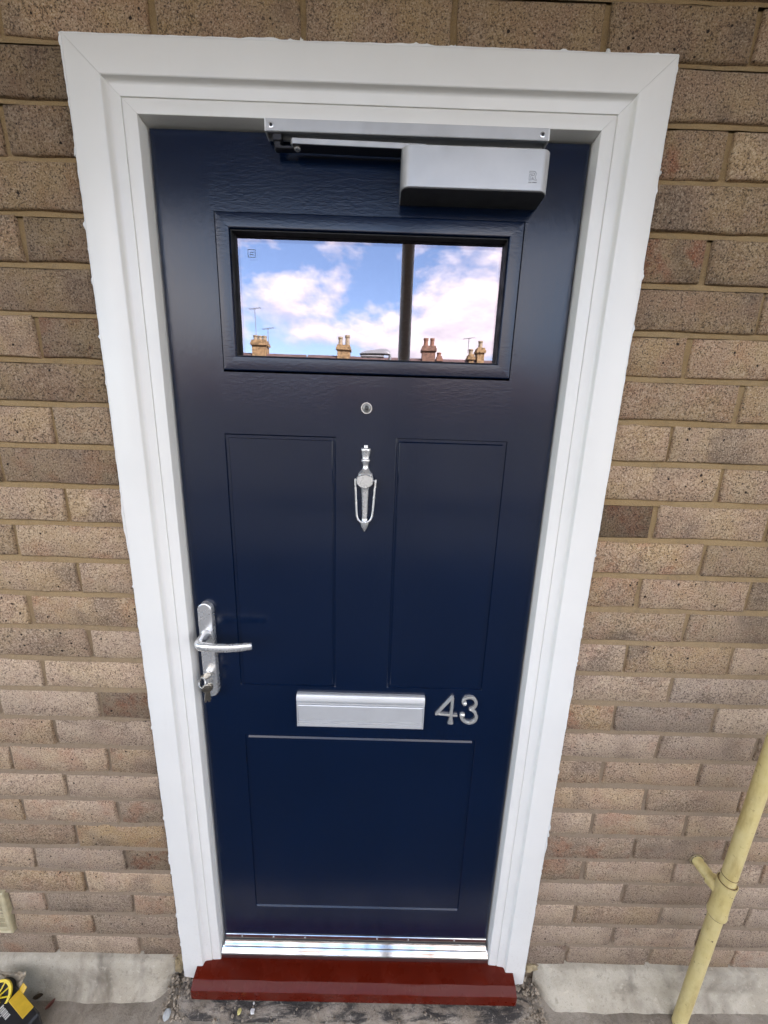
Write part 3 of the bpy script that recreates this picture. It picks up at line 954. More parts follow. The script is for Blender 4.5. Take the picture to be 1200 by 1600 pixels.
# glazing cassette: four mitred pieces
CP = [(0.0, DY + 0.020), (0.0, DY - 0.0040), (0.0006, DY - 0.0056), (0.0018, DY - 0.0064), (0.0215, DY - 0.0076), (0.0232, DY - 0.0070), (0.0242, DY - 0.0054), (0.0246, DY - 0.0030), (0.0248, DY + 0.020)]
cx0, cx1, cz0, cz1 = CAS
cas = None
pieces = [lambda o, y: [(cx0 + o, y, cz1 - o), (cx1 - o, y, cz1 - o)], lambda o, y: [(cx0 + o, y, cz0 + o), (cx1 - o, y, cz0 + o)],
          lambda o, y: [(cx0 + o, y, cz0 + o), (cx0 + o, y, cz1 - o)], lambda o, y: [(cx1 - o, y, cz0 + o), (cx1 - o, y, cz1 - o)]]
for f in pieces:
    m_ = MB(); a = [f(o, y) for o, y in CP]
    m_.loft([[q[0] for q in a], [q[1] for q in a]])
    m_.build('glazing_bead', 'door', door, angle=30)
PY = DY + 0.0110
m_ = MB(); m_.box(cx0 + 0.02, cx1 - 0.02, PY, PY + 0.006, cz0 + 0.02, cz1 - 0.02)
pane = m_.build('window_pane', 'glass', door, smooth=False)
m_ = MB()
pa = (CASI[0] + .0005, CASI[1] - .0005, CASI[2] + .0005, CASI[3] - .0005)
w_ = 0.0012
m_.box(pa[0] - .002, pa[0] + w_, PY - .0022, PY - .0004, pa[2] - .002, pa[3] + .002); m_.box(pa[1] - w_, pa[1] + .002, PY - .0022, PY - .0004, pa[2] - .002, pa[3] + .002)
m_.box(pa[0] + w_, pa[1] - w_, PY - .0022, PY - .0004, pa[2] - .002, pa[2] + w_); m_.box(pa[0] + w_, pa[1] - w_, PY - .0022, PY - .0004, pa[3] - w_, pa[3] + .002)
for f in pieces:
    a = [f(o, y) for o, y in ((0.0249, DY - 0.0028), (0.0262, DY - 0.0028), (0.0266, PY - 0.0005), (0.0249, PY - 0.0005))]
    m_.loft([[q[0] for q in a], [q[1] for q in a]])
m_.build('glazing_seal', 'black', door, smooth=False)
# little etched approval stamp in the corner of the pane
m_ = MB(); sx0, sx1, sz0, sz1 = -0.2080, -0.1950, 1.6785, 1.6910
for a in ((sx0, sx1, sz0, sz0 + .0007), (sx0, sx1, sz1 - .0007, sz1), (sx0, sx0 + .0007, sz0, sz1), (sx1 - .0007, sx1, sz0, sz1), (sx0 + .003, sx1 - .003, sz0 + .004, sz0 + .0048), (sx0 + .0035, sx1 - .0035, sz0 + .0075, sz0 + .0083)):
    m_.box(a[0], a[1], PY - 0.0003, PY + 0.001, a[2], a[3])
m_.build('etched_stamp', plain('etched_glass', (0.09, 0.115, 0.125), 0.5), pane, smooth=False)

# ---- spyhole
px, pz = 0.0044, 1.4307
sh = MB(); sh.lathe([(0.0098, 0.001), (0.0108, -0.001), (0.0108, -0.0022), (0.0100, -0.0036), (0.0088, -0.0036), (0.0080, -0.0016)], (px, DY, pz), 'y', 32, cap=False)
spy = sh.build('spyhole', 'chrome', door)
sh = MB(); sh.lathe([(0.0082, -0.0010), (0.0060, -0.0014), (0.0044, -0.0022), (0.0040, -0.0030)], (px, DY, pz), 'y', 28, cap=True); sh.build('spyhole_barrel', plain('spyhole_grey', (0.22, 0.22, 0.21), 0.35, 0.6), spy)
sh = MB(); sh.lathe([(0.0038, -0.0028), (0.0032, -0.0040), (0.0018, -0.0048), (0.0004, -0.0050)], (px, DY, pz), 'y', 20); sh.build('lens', plain('lens_glass', (0.05, 0.05, 0.05), 0.08), spy)

# ---- door knocker
kx = 0.0045; KS = 0.000207


def kz(u):
    return 1.363 - (u - 575) * KS


def khalf(u):
    return u * 0.000186


def half_lathe(prof, depth, mat, name, parent):
    """turned body cut in half: prof = (z, half-width); depth scale towards the viewer"""
    m2 = MB(); rings = []
    for z, r in prof:
        ring = []
        for k in range(15):
            a = math.pi * k / 14
            ring.append((kx - r * math.cos(a), DY + 0.001 - 0.003 - r * depth * math.sin(a) if 0 < k < 14 else DY + 0.001, z))
        rings.append(ring)
    m2.loft(rings)
    return m2.build(name, mat, parent, angle=45)


kn = half_lathe([(kz(u), khalf(w)) for u, w in [(575, 16), (577, 21), (600, 22), (603, 44), (608, 50), (624, 51), (632, 48), (660, 42), (690, 36), (702, 38), (708, 45), (722, 47), (732, 40), (738, 33), (760, 29), (775, 28), (790, 32), (805, 42), (825, 62), (842, 78), (850, 80), (920, 74), (940, 62), (965, 46), (985, 42), (1010, 39), (1080, 35), (1150, 32), (1262, 28), (1290, 30), (1300, 38), (1306, 43), (1320, 43), (1340, 39), (1360, 31), (1380, 19), (1398, 7), (1405, 1)]],
                0.85, 'satin', 'knocker', door)
m_ = MB(); oc = [(-83, 862), (-83, 922), (-62, 945), (-20, 966), (14, 966), (60, 945), (83, 918), (83, 858), (45, 845), (0, 836), (-45, 846)]
ysh = DY - 0.0185
m_.loft([[(kx + khalf(x) * .92, ysh - 0.0035, kz((u - 900) * .92 + 900)) for x, u in oc], [(kx + khalf(x), ysh - 0.0022, kz(u)) for x, u in oc], [(kx + khalf(x), ysh + 0.006, kz(u)) for x, u in oc]])
m_.build('shield', 'satin', kn, angle=30)
lp = []
ctrl = [(-100, 880), (-99, 905), (-94, 1000), (-88, 1100), (-83, 1190), (-79, 1235), (-66, 1268), (-42, 1289), (0, 1297), (42, 1289), (68, 1266), (82, 1232), (88, 1180), (94, 1090), (101, 1000), (108, 910), (110, 885)]
lp = [(kx + khalf(x), DY - 0.014 - 0.0015 * (u - 880) / 400, kz(u)) for x, u in ctrl]
m_ = MB(); m_.tube(lp, [0.0021 if 0 < i < len(lp) - 1 else 0.0019 for i in range(len(lp))], 12)
m_.tube([(kx - khalf(100), DY - 0.014, kz(893)), (kx + khalf(110), DY - 0.014, kz(897))], 0.0012, 10)
m_.build('striker_loop', 'satin', kn, angle=50)

# ---- letter plate
LX0, LX1 = -0.1390, 0.1470


def LPZ(z):
    return z


lpf = [(0.8130, 0.0), (0.8130, -0.0060), (0.8115, -0.0085), (0.8050, -0.0120), (0.7990, -0.0128), (0.7965, -0.0120), (0.7955, -0.0075), (0.7945, -0.0075), (0.7935, -0.0118), (0.7915, -0.0122), (0.7905, -0.0080), (0.7895, -0.0080), (0.7885, -0.0116), (0.7875, -0.0116), (0.7868, -0.0060), (0.7868, 0.0)]
m_ = MB(); m_.loft([[(LX0, DY + y, z) for z, y in lpf], [(LX1, DY + y, z) for z, y in lpf]])
m_.box(LX0, LX0 + 0.0026, DY - 0.0112, DY, 0.7300, 0.7866, 0.0006); m_.box(LX1 - 0.0026, LX1, DY - 0.0112, DY, 0.7300, 0.7866, 0.0006)
m_.box(LX0 + 0.0026, LX1 - 0.0026, DY - 0.004, DY, 0.7300, 0.7866)
plate = m_.build('letter_plate', 'alu', door, angle=25)
ff = [(0.7862, -0.004), (0.7862, -0.0098), (0.7850, -0.0106), (0.7488, -0.0108), (0.7480, -0.0086), (0.7464, -0.0086), (0.7456, -0.0110), (0.7424, -0.0112), (0.7416, -0.0088), (0.7400, -0.0088), (0.7392, -0.0114), (0.7345, -0.0122), (0.7318, -0.0118), (0.7310, -0.0100), (0.7310, -0.004)]
m_ = MB(); m_.loft([[(LX0 + 0.0034, DY + y, z) for z, y in ff], [(LX1 - 0.0034, DY + y, z) for z, y in ff]])
m_.build('flap', 'alu', plate, angle=25)


# ---- house number, traced strokes with a rounded section
def nmap(X, Y):
    return (0.1731 + (X - 200 + .093 * (Y - 470)) * 0.0001452, 0.8144 - (Y - 190) * 0.0001698)


def stroke(mbuf, pts, widths, y0, hgt):
    P = [Vector((*nmap(*p), 0)) for p in pts]; rings = []
    for i, p in enumerate(P):
        d = (P[min(i + 1, len(P) - 1)] - P[max(i - 1, 0)]).normalized(); nrm = Vector((-d.y, d.x, 0))
        w = widths[i] if isinstance(widths, (list, tuple)) else widths
        w = w * 0.000157 * 1.06 / 2
        ring = []
        for s_, h_ in ((-1, 0), (-1, .55), (-.72, .88), (0, 1), (.72, .88), (1, .55), (1, 0)):
            q = p + nrm * w * s_
            ring.append((q.x, y0 - hgt * h_, q.y))
        rings.append(ring)
    mbuf.loft(rings)


def smooth_path(pts, n=5):
    out = []
    for i in range(len(pts) - 1):
        p0 = pts[max(i - 1, 0)]; p1 = pts[i]; p2 = pts[i + 1]; p3 = pts[min(i + 2, len(pts) - 1)]
        for k in range(n):
            t = k / n
            out.append(tuple(0.5 * ((2 * p1[j]) + (-p0[j] + p2[j]) * t + (2 * p0[j] - 5 * p1[j] + 4 * p2[j] - p3[j]) * t * t + (-p0[j] + 3 * p1[j] - 3 * p2[j] + p3[j]) * t ** 3) for j in range(len(p1))))
    out.append(pts[-1])
    return out


m_ = MB()
stroke(m_, [(484, 196), (470, 214), (232, 462), (212, 484)], [26, 42, 40, 30], DY + .0005, 0.0065)
stroke(m_, [(208, 472), (300, 478), (420, 488), (546, 491)], [30, 34, 36, 40], DY + .0005, 0.0060)
stroke(m_, [(484, 196), (477, 230), (470, 330), (456, 440), (450, 500), (445, 560), (440, 620)], [24, 44, 44, 44, 46, 58, 82], DY + .0005, 0.0068)
m_.build('house_number', 'chrome', door, angle=40)['label'] = 'chrome numeral 4'
m_ = MB()
path3 = smooth_path([(676, 312, 40), (650, 300, 52), (648, 262, 46), (680, 222, 44), (745, 206, 46), (805, 224, 48), (840, 275, 50), (835, 325, 46), (800, 368, 40), (742, 392, 30)])
stroke(m_, [p[:2] for p in path3], [p[2] for p in path3], DY + .0005, 0.0062)
path3 = smooth_path([(736, 388, 26), (780, 402, 40), (825, 440, 48), (846, 500, 50), (826, 560, 48), (775, 595, 46), (710, 600, 44), (650, 572, 44), (615, 525, 46), (616, 486, 50), (645, 478, 44)])
stroke(m_, [p[:2] for p in path3], [p[2] for p in path3], DY + .0005, 0.0066)
for X, Y, r in ((664, 304, .0058), (632, 484, .0060)):
    q = nmap(X, Y)
    m_.lathe([(r, 0.0), (r, -0.003), (r * .75, -0.0058), (r * .3, -0.0072), (.0002, -0.0075)], (q[0], DY + .0005, q[1]), 'y', 18)
m_.build('house_number', 'chrome', door, angle=40)['label'] = 'chrome numeral 3'

# ---- lever handle on a long backplate
HX, HZ0, HZ1, HW = -0.3262, 0.8035, 1.0280, 0.0152


def stadium(w, z0, z1, n=12):
    pts = [(HX + w * math.cos(math.pi * k / n), z1 - w + w * math.sin(math.pi * k / n)) for k in range(n + 1)]
    pts += [(HX - w * math.cos(math.pi * k / n), z0 + w - w * math.sin(math.pi * k / n)) for k in range(n + 1)]
    return pts


m_ = MB(); rings = []
for w, e, y in ((HW, 0.0, DY), (HW, 0, DY - 0.0090), (HW - 0.0006, .0006, DY - 0.0112), (HW - 0.0020, 0.0020, DY - 0.0122)):
    rings.append([(x, y, z) for x, z in stadium(w, HZ0 + e, HZ1 - e)])
m_.loft(rings)
hand = m_.build('door_handle', 'satin', door, angle=30)
LZ = 0.9560
m_ = MB()
m_.lathe([(0.0118, 0.0), (0.0118, -0.002), (0.0105, -0.0035)], (HX - 0.0005, DY - 0.0118, LZ), 'y', 24)
lev = [(HX, DY - 0.012, LZ), (HX - .0004, DY - 0.024, LZ), (HX - 0.0005, DY - 0.036, LZ), (HX + 0.001, DY - 0.047, LZ + .0004), (HX + 0.007, DY - 0.0545, LZ + .0008), (HX + 0.018, DY - 0.0575, LZ + .001),
       (HX + 0.040, DY - 0.0580, LZ + .000), (HX + 0.065, DY - 0.0572, LZ - .0002), (HX + 0.090, DY - 0.0550, LZ + 0.0012), (HX + 0.1085, DY - 0.0525, LZ + 0.0030), (HX + 0.1105, DY - 0.0520, LZ + 0.0032)]
rad = [(.0100, .0100), (.0085, .0090), (.0080, .0085), (.0078, .0084), (.0070, .0082), (.0062, .0080), (.0055, .0078), (.0055, .0077), (.0054, .0074), (.0052, .0067), (.0046, .0060)]
# a = horizontal radius, b = vertical radius
P = [Vector(p) for p in lev]; rings = []
for i, p in enumerate(P):
    d = (P[min(i + 1, len(P) - 1)] - P[max(i - 1, 0)]).normalized()
    vz = Vector((0, 0, 1)); a = d.cross(vz).normalized(); b_ = a.cross(d)
    rings.append([p + a * rad[i][0] * 1.12 * math.cos(2 * math.pi * k / 18) + b_ * rad[i][1] * 1.16 * math.sin(2 * math.pi * k / 18) for k in range(18)])
m_.loft(rings)
m_.build('lever', 'satin', hand, angle=50)
CZ_ = 0.8670
m_ = MB()
eu = [(HX + 0.0086 * math.cos(a), CZ_ + 0.0086 * math.sin(a)) for a in [R(-55 + 290 * k / 20) for k in range(21)]]
eu += [(HX - 0.0050, CZ_ - 0.0200), (HX - .003, CZ_ - 0.0235), (HX, CZ_ - 0.0248), (HX + .003, CZ_ - 0.0235), (HX + 0.0050, CZ_ - 0.0200)]
m_.loft([[(x, DY - 0.006, z) for x, z in eu], [(x, DY - 0.0150, z) for x, z in eu], [(HX + (x - HX) * .9, DY - 0.0158, CZ_ - .004 + (z - CZ_ + .004) * .94) for x, z in eu]])
m_.build('lock_cylinder', 'chrome', hand, angle=40)
m_ = MB(); m_.lathe([(0.0066, 0), (0.0066, -0.0012), (0.0058, -0.0018)], (HX, DY - 0.0150, CZ_), 'y', 24); m_.box(HX - 0.0052, HX + 0.0052, DY - 0.0178, DY - 0.0150, CZ_ + .0008, CZ_ + 0.0022)
m_.build('lock_barrel', 'satin', hand, angle=40)

# ---- weather bar at the foot of the door
m_ = MB()
wb = [(DY + 0.0005, 0.0500), (DY - 0.0016, 0.0500), (DY - 0.0026, 0.0490), (DY - 0.0028, 0.0460), (DY - 0.0030, 0.0415), (DY - 0.0034, 0.0385), (DY - 0.0046, 0.0350), (DY - 0.0066, 0.0318), (DY - 0.0092, 0.0288), (DY - 0.0122, 0.0258), (DY - 0.0136, 0.0240), (DY - 0.0138, 0.0228), (DY - 0.0130, 0.0215), (DY + 0.0005, 0.0205)]
m_.loft([[(DX0 + 0.006, y, z) for y, z in wb], [(DX1 - 0.003, y, z) for y, z in wb]])
bar = m_.build('weather_bar', 'bright_alu', door, angle=40)
m_ = MB()
for x in (-0.305, -0.22, -0.135, 0.06, 0.145, 0.27):
    m_.lathe([(0.0022, 0.0), (0.0020, -0.0010), (0.0010, -0.0015)], (x, DY - 0.0028, 0.0425), 'y', 10)
m_.build('screw', 'chrome', bar)

# ================================================================== THRESHOLD AND SILL
m_ = MB()
tp = [(0.050, 0.0190), (0.0140, 0.0190), (0.0128, 0.0182), (0.0085, 0.0125), (0.0040, 0.0070), (0.0022, 0.0048), (0.0020, 0.0030), (0.0030, -0.0098), (0.050, -0.0098)]
m_.loft([[(FL + gi + 0.0015, y, z) for y, z in tp], [(FR - gi - 0.0015, y, z) for y, z in tp]])
tag(m_.build('threshold_strip', 'bright_alu', angle=40), 'shiny aluminium threshold strip between the door bottom and the red sill', 'threshold')

SX0, SX1 = -0.4158, 0.4252
sp_ = [(0.075, -0.0100), (0.004, -0.0105), (-0.034, -0.0170), (-0.0352, -0.0178), (-0.0488, -0.0280), (-0.0496, -0.0292), (-0.0496, -0.0600), (-0.0486, -0.0612), (0.075, -0.0612)]
m_ = MB(); n = 40; rings = []
for i in range(n + 1):
    x = SX0 + (SX1 - SX0) * i / n
    rings.append([(x, y + (0.0004 * fbm(x * 12, k) if k in (2, 3, 4, 5, 6) else 0), z + (0.0004 * fbm(x * 9, k, 3) if k in (2, 3, 4, 5) else 0)) for k, (y, z) in enumerate(sp_)])
m_.loft(rings)
tag(m_.build('door_sill', 'red', angle=25), 'dark red painted timber sill with a bevelled front edge below the blue door', 'sill')

# ================================================================== DOOR CLOSER
clo = thing('door_closer', (0.06, DY, 1.84), 'silver overhead door closer with slide rail above the door window', 'door closer')
RX0, RX1 = -0.1608, 0.2815
m_ = MB(); RZ0, RZ1 = 1.8392, 1.8562
rp = [(0.0180, RZ1), (-0.0030, RZ1), (-0.0042, RZ1 - .0010), (-0.0042, RZ0 + .0008), (-0.0034, RZ0), (0.0000, RZ0), (0.0000, RZ0 + .007), (0.0130, RZ0 + .007), (0.0130, RZ0), (0.0180, RZ0)]
m_.loft([[(RX0 + .002, y, z) for y, z in rp], [(RX1 - .002, y, z) for y, z in rp]])
rail = m_.build('slide_rail', 'silverpaint', clo, angle=30)
M['cap'] = plain('pale_grey_cap', (0.66, 0.67, 0.67), 0.4)
for a_, b_ in ((RX0, RX0 + .0024), (RX1 - .0024, RX1)):
    m_ = MB(); m_.box(a_, b_, -0.0046, 0.0180, RZ0 - .0003, RZ1 - .0002, .0004); m_.build('end_cap', 'cap', rail, angle=30)
for x in (RX0 + 0.0105, RX1 - 0.0115):
    m_ = MB(); m_.lathe([(0.0040, 0.001), (0.0040, -0.0008), (0.0030, -0.0011)], (x, -0.0042, 1.8465), 'y', 20); sc_ = m_.build('screw', 'satin', rail)
    m_ = MB(); m_.lathe([(0.0026, 0.0), (0.0024, -0.0014)], (x, -0.0042, 1.8465), 'y', 8); m_.build('screw_socket', 'black', rail)
# arm
m_ = MB(); AZ = 1.8245
m_.loft([[(-0.1170, y, AZ + z) for y, z in ((-0.009, -.0035), (-0.009, .0035), (0.010, .0035), (0.010, -.0035))],
         [(-0.1205, y, AZ + z + .001) for y, z in ((-0.004, -.0032), (-0.004, .0032), (0.005, .0032), (0.005, -.0032))]])
m_.loft([[(-0.1170, y, AZ + z) for y, z in ((-0.0095, -.0035), (-0.0095, .0035), (0.010, .0035), (0.010, -.0035))],
         [(0.0900, y, AZ - .002 + z) for y, z in ((-0.0095, -.0035), (-0.0095, .0035), (0.012, .0035), (0.012, -.0035))]])
arm = m_.build('arm', 'silverpaint', clo, angle=30)
m_ = MB(); m_.loft([[(x, y, AZ - .0036 - .002 * (x + .117) / .207 + z) for y, z in ((-0.0090, -.0008), (-0.0090, 0), (0.0100, 0), (0.0100, -.0008))] for x in (-0.1165, 0.052)]); m_.build('arm_underside_shade', 'darkmetal', arm, angle=30)  # dark strip added to paint the shade on the arm's underside
m_ = MB(); m_.lathe([(0.0052, 0.001), (0.0052, -0.0020), (0.0040, -0.0030), (0.0022, -0.0030), (.0018, -.0012)], (-0.1112, 0.000, AZ - 0.0043), 'z', 20); m_.build('pivot_screw', 'chrome', arm)
m_ = MB(); m_.box(-0.146, -0.1150, -0.0005, 0.0110, 1.8195, 1.8235, .0008); m_.box(-0.150, -0.136, 0.000, 0.0125, 1.8300, 1.8450, .001); m_.box(-0.148, -0.138, 0.002, 0.0105, 1.8190, 1.8320, .001)
m_.build('slider', 'darkmetal', clo, angle=30)
# body: extruded plan with rounded front corners
BX0, BX1, BY, BZ0, BZ1 = 0.0524, 0.2812, -0.0272, 1.7600, 1.8150


def plan(r, inset=0.0):
    p = [(BX0 + inset, DY)]
    for k in range(9):
        a = math.pi + (math.pi / 2) * k / 8; p.append((BX0 + r + (r - inset) * math.cos(a), BY + r + (r - inset) * math.sin(a)))
    for k in range(9):
        a = 1.5 * math.pi + (math.pi / 2) * k / 8; p.append((BX1 - r + (r - inset) * math.cos(a), BY + r + (r - inset) * math.sin(a)))
    p.append((BX1 - inset, DY))
    return p


m_ = MB(); m_.loft([[(x, y, z) for x, y in plan(0.0145, i_)] for z, i_ in ((BZ0, .0005), (BZ0 + .0006, 0), (BZ1 - .0012, 0), (BZ1, .0012))])
body = m_.build('closer_body', 'silverpaint', clo, angle=30)
m_ = MB(); m_.loft([[(x, y, z) for x, y in plan(0.0145, .0012)] for z in (BZ0 - .0012, BZ0 - .0001)]); m_.build('body_underside_shade', plain('underside_shade_grey', (0.05, 0.05, 0.05), 0.5), body, angle=30)  # dark plate: the shade under the body put into its colour
for r_, h_, x_, y_ in ((.007, .0062, .089, .004), (.003, .004, .205, .008), (.0035, .005, .252, .008)):
    m_ = MB(); m_.lathe([(r_, 0), (r_, h_)], (x_, y_, BZ1 - .0007), 'z', 16); m_.build('spindle', 'satin', body)
# maker's outlined R with a line of tiny lettering under it, pressed into the cover
m_ = MB()
LG = (0.2478, 1.7722)


def flatline(pts, w=0.0006):
    for a, b in zip(pts[:-1], pts[1:]):
        A = Vector((a[0], 0, a[1])); B = Vector((b[0], 0, b[1])); d = (B - A).normalized(); nn = Vector((-d.z, 0, d.x)) * w / 2
        A = A - d * w / 2; B = B + d * w / 2
        q = [A + nn, B + nn, B - nn, A - nn]
        m_.add([(LG[0] + p.x, BY - 0.0003, LG[1] + p.z) for p in q] + [(LG[0] + p.x, BY + 0.0004, LG[1] + p.z) for p in q], [(0, 1, 2, 3), (0, 4, 5, 1), (1, 5, 6, 2), (2, 6, 7, 3), (3, 7, 4, 0)])


def arc(cx_, cz_, r, a0, a1, n=8):
    return [(cx_ + r * math.cos(R(a0 + (a1 - a0) * k / n)), cz_ + r * math.sin(R(a0 + (a1 - a0) * k / n))) for k in range(n + 1)]


mm = 0.001
flatline([(1 * mm, 13 * mm)] + arc(7.6 * mm, 9.2 * mm, 3.8 * mm, 90, -60) + [(12.6 * mm, 1.6 * mm), (9.4 * mm, 1.6 * mm), (6 * mm, 5.6 * mm)])
flatline([(1 * mm, 13 * mm), (1 * mm, 10.8 * mm), (7.2 * mm, 10.8 * mm)] + arc(7.4 * mm, 9.3 * mm, 1.5 * mm, 90, -90) + [(4.6 * mm, 7.8 * mm), (3.2 * mm, 6.4 * mm), (3.2 * mm, 1.6 * mm), (1 * mm, 1.6 * mm), (1 * mm, 8.6 * mm), (5.4 * mm, 8.6 * mm)])
flatline([(5.2 * mm, 1.6 * mm), (5.2 * mm, 4.4 * mm), (7.6 * mm, 1.6 * mm)])
m_.build('maker_logo', 'silverdark', body, smooth=False)
m_ = MB()
for a, b in ((0.8, 2.0), (2.4, 3.4), (3.8, 4.8), (6.8, 8.2), (8.6, 9.8), (10.2, 11.4), (11.8, 12.8)):
    flatline([(a * mm, -1.4 * mm), (b * mm, -1.4 * mm)], 0.0011)
m_.build('maker_lettering', 'silverdark', body, smooth=False)

# ================================================================== KEYS
keys = thing('key_bunch', (-0.319, -0.01, 0.88), 'small bunch of door keys hanging on a ring from the lock', 'keys')


def key_mesh(bow_r=0.0105, blade=0.026):
    m2 = MB()
    # in local coordinates: bow centre at origin, blade down -z, thickness along y
    n = 22; rings = []
    o_ = [(bow_r * 1.05 * math.cos(2 * math.pi * k / n), bow_r * (0.88 if math.sin(2 * math.pi * k / n) > 0 else 1.0) * math.sin(2 * math.pi * k / n)) for k in range(n)]
    m2.loft([[(x * .94, -0.0012, z * .94) for x, z in o_], [(x, -0.0008, z) for x, z in o_], [(x, 0.0008, z) for x, z in o_], [(x * .94, 0.0012, z * .94) for x, z in o_]])
    zz = [-bow_r * .9, -bow_r - .004, -bow_r - .007, -bow_r - .0085, -bow_r - .011, -bow_r - .0125, -bow_r - .015, -bow_r - .0165, -bow_r - .019, -bow_r - .021, -bow_r - blade]
    ee = [.0042, .0042, .0042, .0024, .0034, .0018, .0036, .0022, .0034, .0024, .0006]
    rings = [[(-0.0040 + (0.0015 if i == 10 else 0), -0.0010, z), (e, -0.0010, z), (e, 0.0010, z), (-0.0040 + (0.0015 if i == 10 else 0), 0.0010, z)] for i, (z, e) in enumerate(zip(zz, ee))]
    m2.loft(rings)
    m2.loft([[(0.0008, -0.0012, z), (0.0016, -0.0012, z), (0.0016, -0.0016, z), (0.0008, -0.0016, z)] for z in (zz[0], zz[-1] + .003)])
    me = bpy.data.meshes.new('key'); me.from_pydata(m2.v, [], m2.f); me.validate()
    import bmesh
    bm = bmesh.new(); bm.from_mesh(me); bmesh.ops.recalc_face_normals(bm, faces=bm.faces); bm.to_mesh(me); bm.free()
    me.materials.append(M['nickel']); me.shade_smooth(); me.set_sharp_from_angle(angle=R(35))
    return me


km = key_mesh()
for loc, rot in (((-0.3190, -0.0190, 0.8480), (R(6), R(-4), R(24))), ((-0.3205, -0.0150, 0.8475), (R(4), R(7), R(40)))):
    o = bpy.data.objects.new('key', km); COL.objects.link(o); o.location = Vector(loc) - Vector(keys.location); o.rotation_euler = rot; o.parent = keys
# key left in the lock: blade inside, bow flat to the floor
kb = MB(); n = 24
ol = [(0.0098 * math.cos(2 * math.pi * k / n), 0.0090 * math.sin(2 * math.pi * k / n)) for k in range(n)]
kc = (HX - .0005, DY - 0.0285, CZ_ + 0.0008)
kb.loft([[(kc[0] + x * .94, kc[1] + y * .94, kc[2] - .0011) for x, y in ol], [(kc[0] + x, kc[1] + y, kc[2] - .0007) for x, y in ol], [(kc[0] + x, kc[1] + y, kc[2] + .0007) for x, y in ol], [(kc[0] + x * .94, kc[1] + y * .94, kc[2] + .0011) for x, y in ol]])
kb.box(HX - .004, HX + .004, DY - 0.0215, DY - 0.0140, CZ_ - .0001, CZ_ + .0017)
ko = kb.build('key', 'nickel', keys, angle=35)
rg = MB(); RC = Vector((-0.3285, -0.0195, 0.8615)); ra_ = 0.0105
pts = []
for k in range(37):
    a = 2 * math.pi * k / 36
    pts.append(RC + Vector((0.75, -0.45, 0.10)).normalized() * ra_ * math.cos(a) + Vector((0.15, 0.30, 0.93)).normalized() * ra_ * math.sin(a))
rg.tube(pts, 0.00085, 8, cap=False)
rg.build('key_ring', 'chrome', keys, angle=60)

# ================================================================== GAS PIPE
pipe = thing('gas_pipe', (0.868, -0.066, -0.08), 'old yellow painted gas pipe with a tee, standing beside the brick wall', 'pipe')
PX = lambda z: 0.8462 + z * 0.016
PYP = -0.064; PR = 0.0146
m_ = MB()
pts = [(PX(z), PYP, z) for z in [-0.09, 0.05, 0.2, 0.318]]
m_.tube(pts, PR, 24); m_.tube([(PX(z), PYP, z) for z in [0.405, 0.7, 1.0, 1.5, 2.42]], PR, 24)
m_.build('upright', 'yellow', pipe, angle=50)
m_ = MB(); z0 = 0.312
m_.tube([(PX(z), PYP, z) for z in (0.308, 0.3081, 0.314, 0.322, 0.345, 0.385, 0.402, 0.410, 0.4101)], [.0150, .0178, .0190, .0182, .0172, .0172, .0182, .0190, .0150], 26)
TZ = 0.372
m_.tube([(PX(TZ), PYP + 0.004, TZ), (PX(TZ) - .002, PYP + 0.022, TZ), (PX(TZ) - .003, PYP + 0.030, TZ), (PX(TZ) - .003, PYP + 0.0301, TZ)], [.0160, .0158, .0168, .0130], 22)
m_.build('tee', 'yellow', pipe, angle=50)
m_ = MB(); m_.tube([(PX(TZ) - .003, PYP + 0.02, TZ), (0.8400, 0.002, TZ + .010), (0.8370, 0.02, TZ + .013)], 0.0132, 20)
m_.build('branch', 'yellow', pipe, angle=50)
M['rust'] = plain('rusty_joint', (0.13, 0.075, 0.03), 0.8, var=0.3, vscale=80)
for zc, rc in ((0.3070, .0166), (0.4112, .0166), (0.4300, .0148)):
    m_ = MB(); m_.tube([(PX(zc + .0035 * math.sin(2 * math.pi * k / 24)) + rc * math.cos(2 * math.pi * k / 24), PYP + rc * math.sin(2 * math.pi * k / 24), zc) for k in range(25)], .0008, 6, cap=False); m_.build('joint_line', 'rust', pipe)
m_ = MB(); m_.tube([(PX(TZ) - .003 + .0142 * math.cos(2 * math.pi * k / 24), PYP + .0308, TZ + .0142 * math.sin(2 * math.pi * k / 24)) for k in range(25)], .0013, 6, cap=False); m_.build('joint_line', 'rust', pipe)
# ragged hole collar where the branch enters the wall
m_ = MB(); pts = [(0.8400 + 0.0158 * math.cos(2 * math.pi * k / 30) * (1 + .08 * math.sin(k * 3.3)), -0.0022 + .0006 * math.sin(k * 2.1), TZ + .0105 + 0.0158 * math.sin(2 * math.pi * k / 30) * (1 + .08 * math.sin(k * 2.7))) for k in range(31)]
m_.tube(pts, 0.0016, 8, cap=False)
m_.build('hole_collar', 'fill', pipe, angle=60)
m_ = MB(); m_.lathe([(0.0155, -0.0026), (0.0005, -0.0028)], (0.8400, 0.0, TZ + .0105), 'y', 24); m_.build('hole', 'black', pipe)

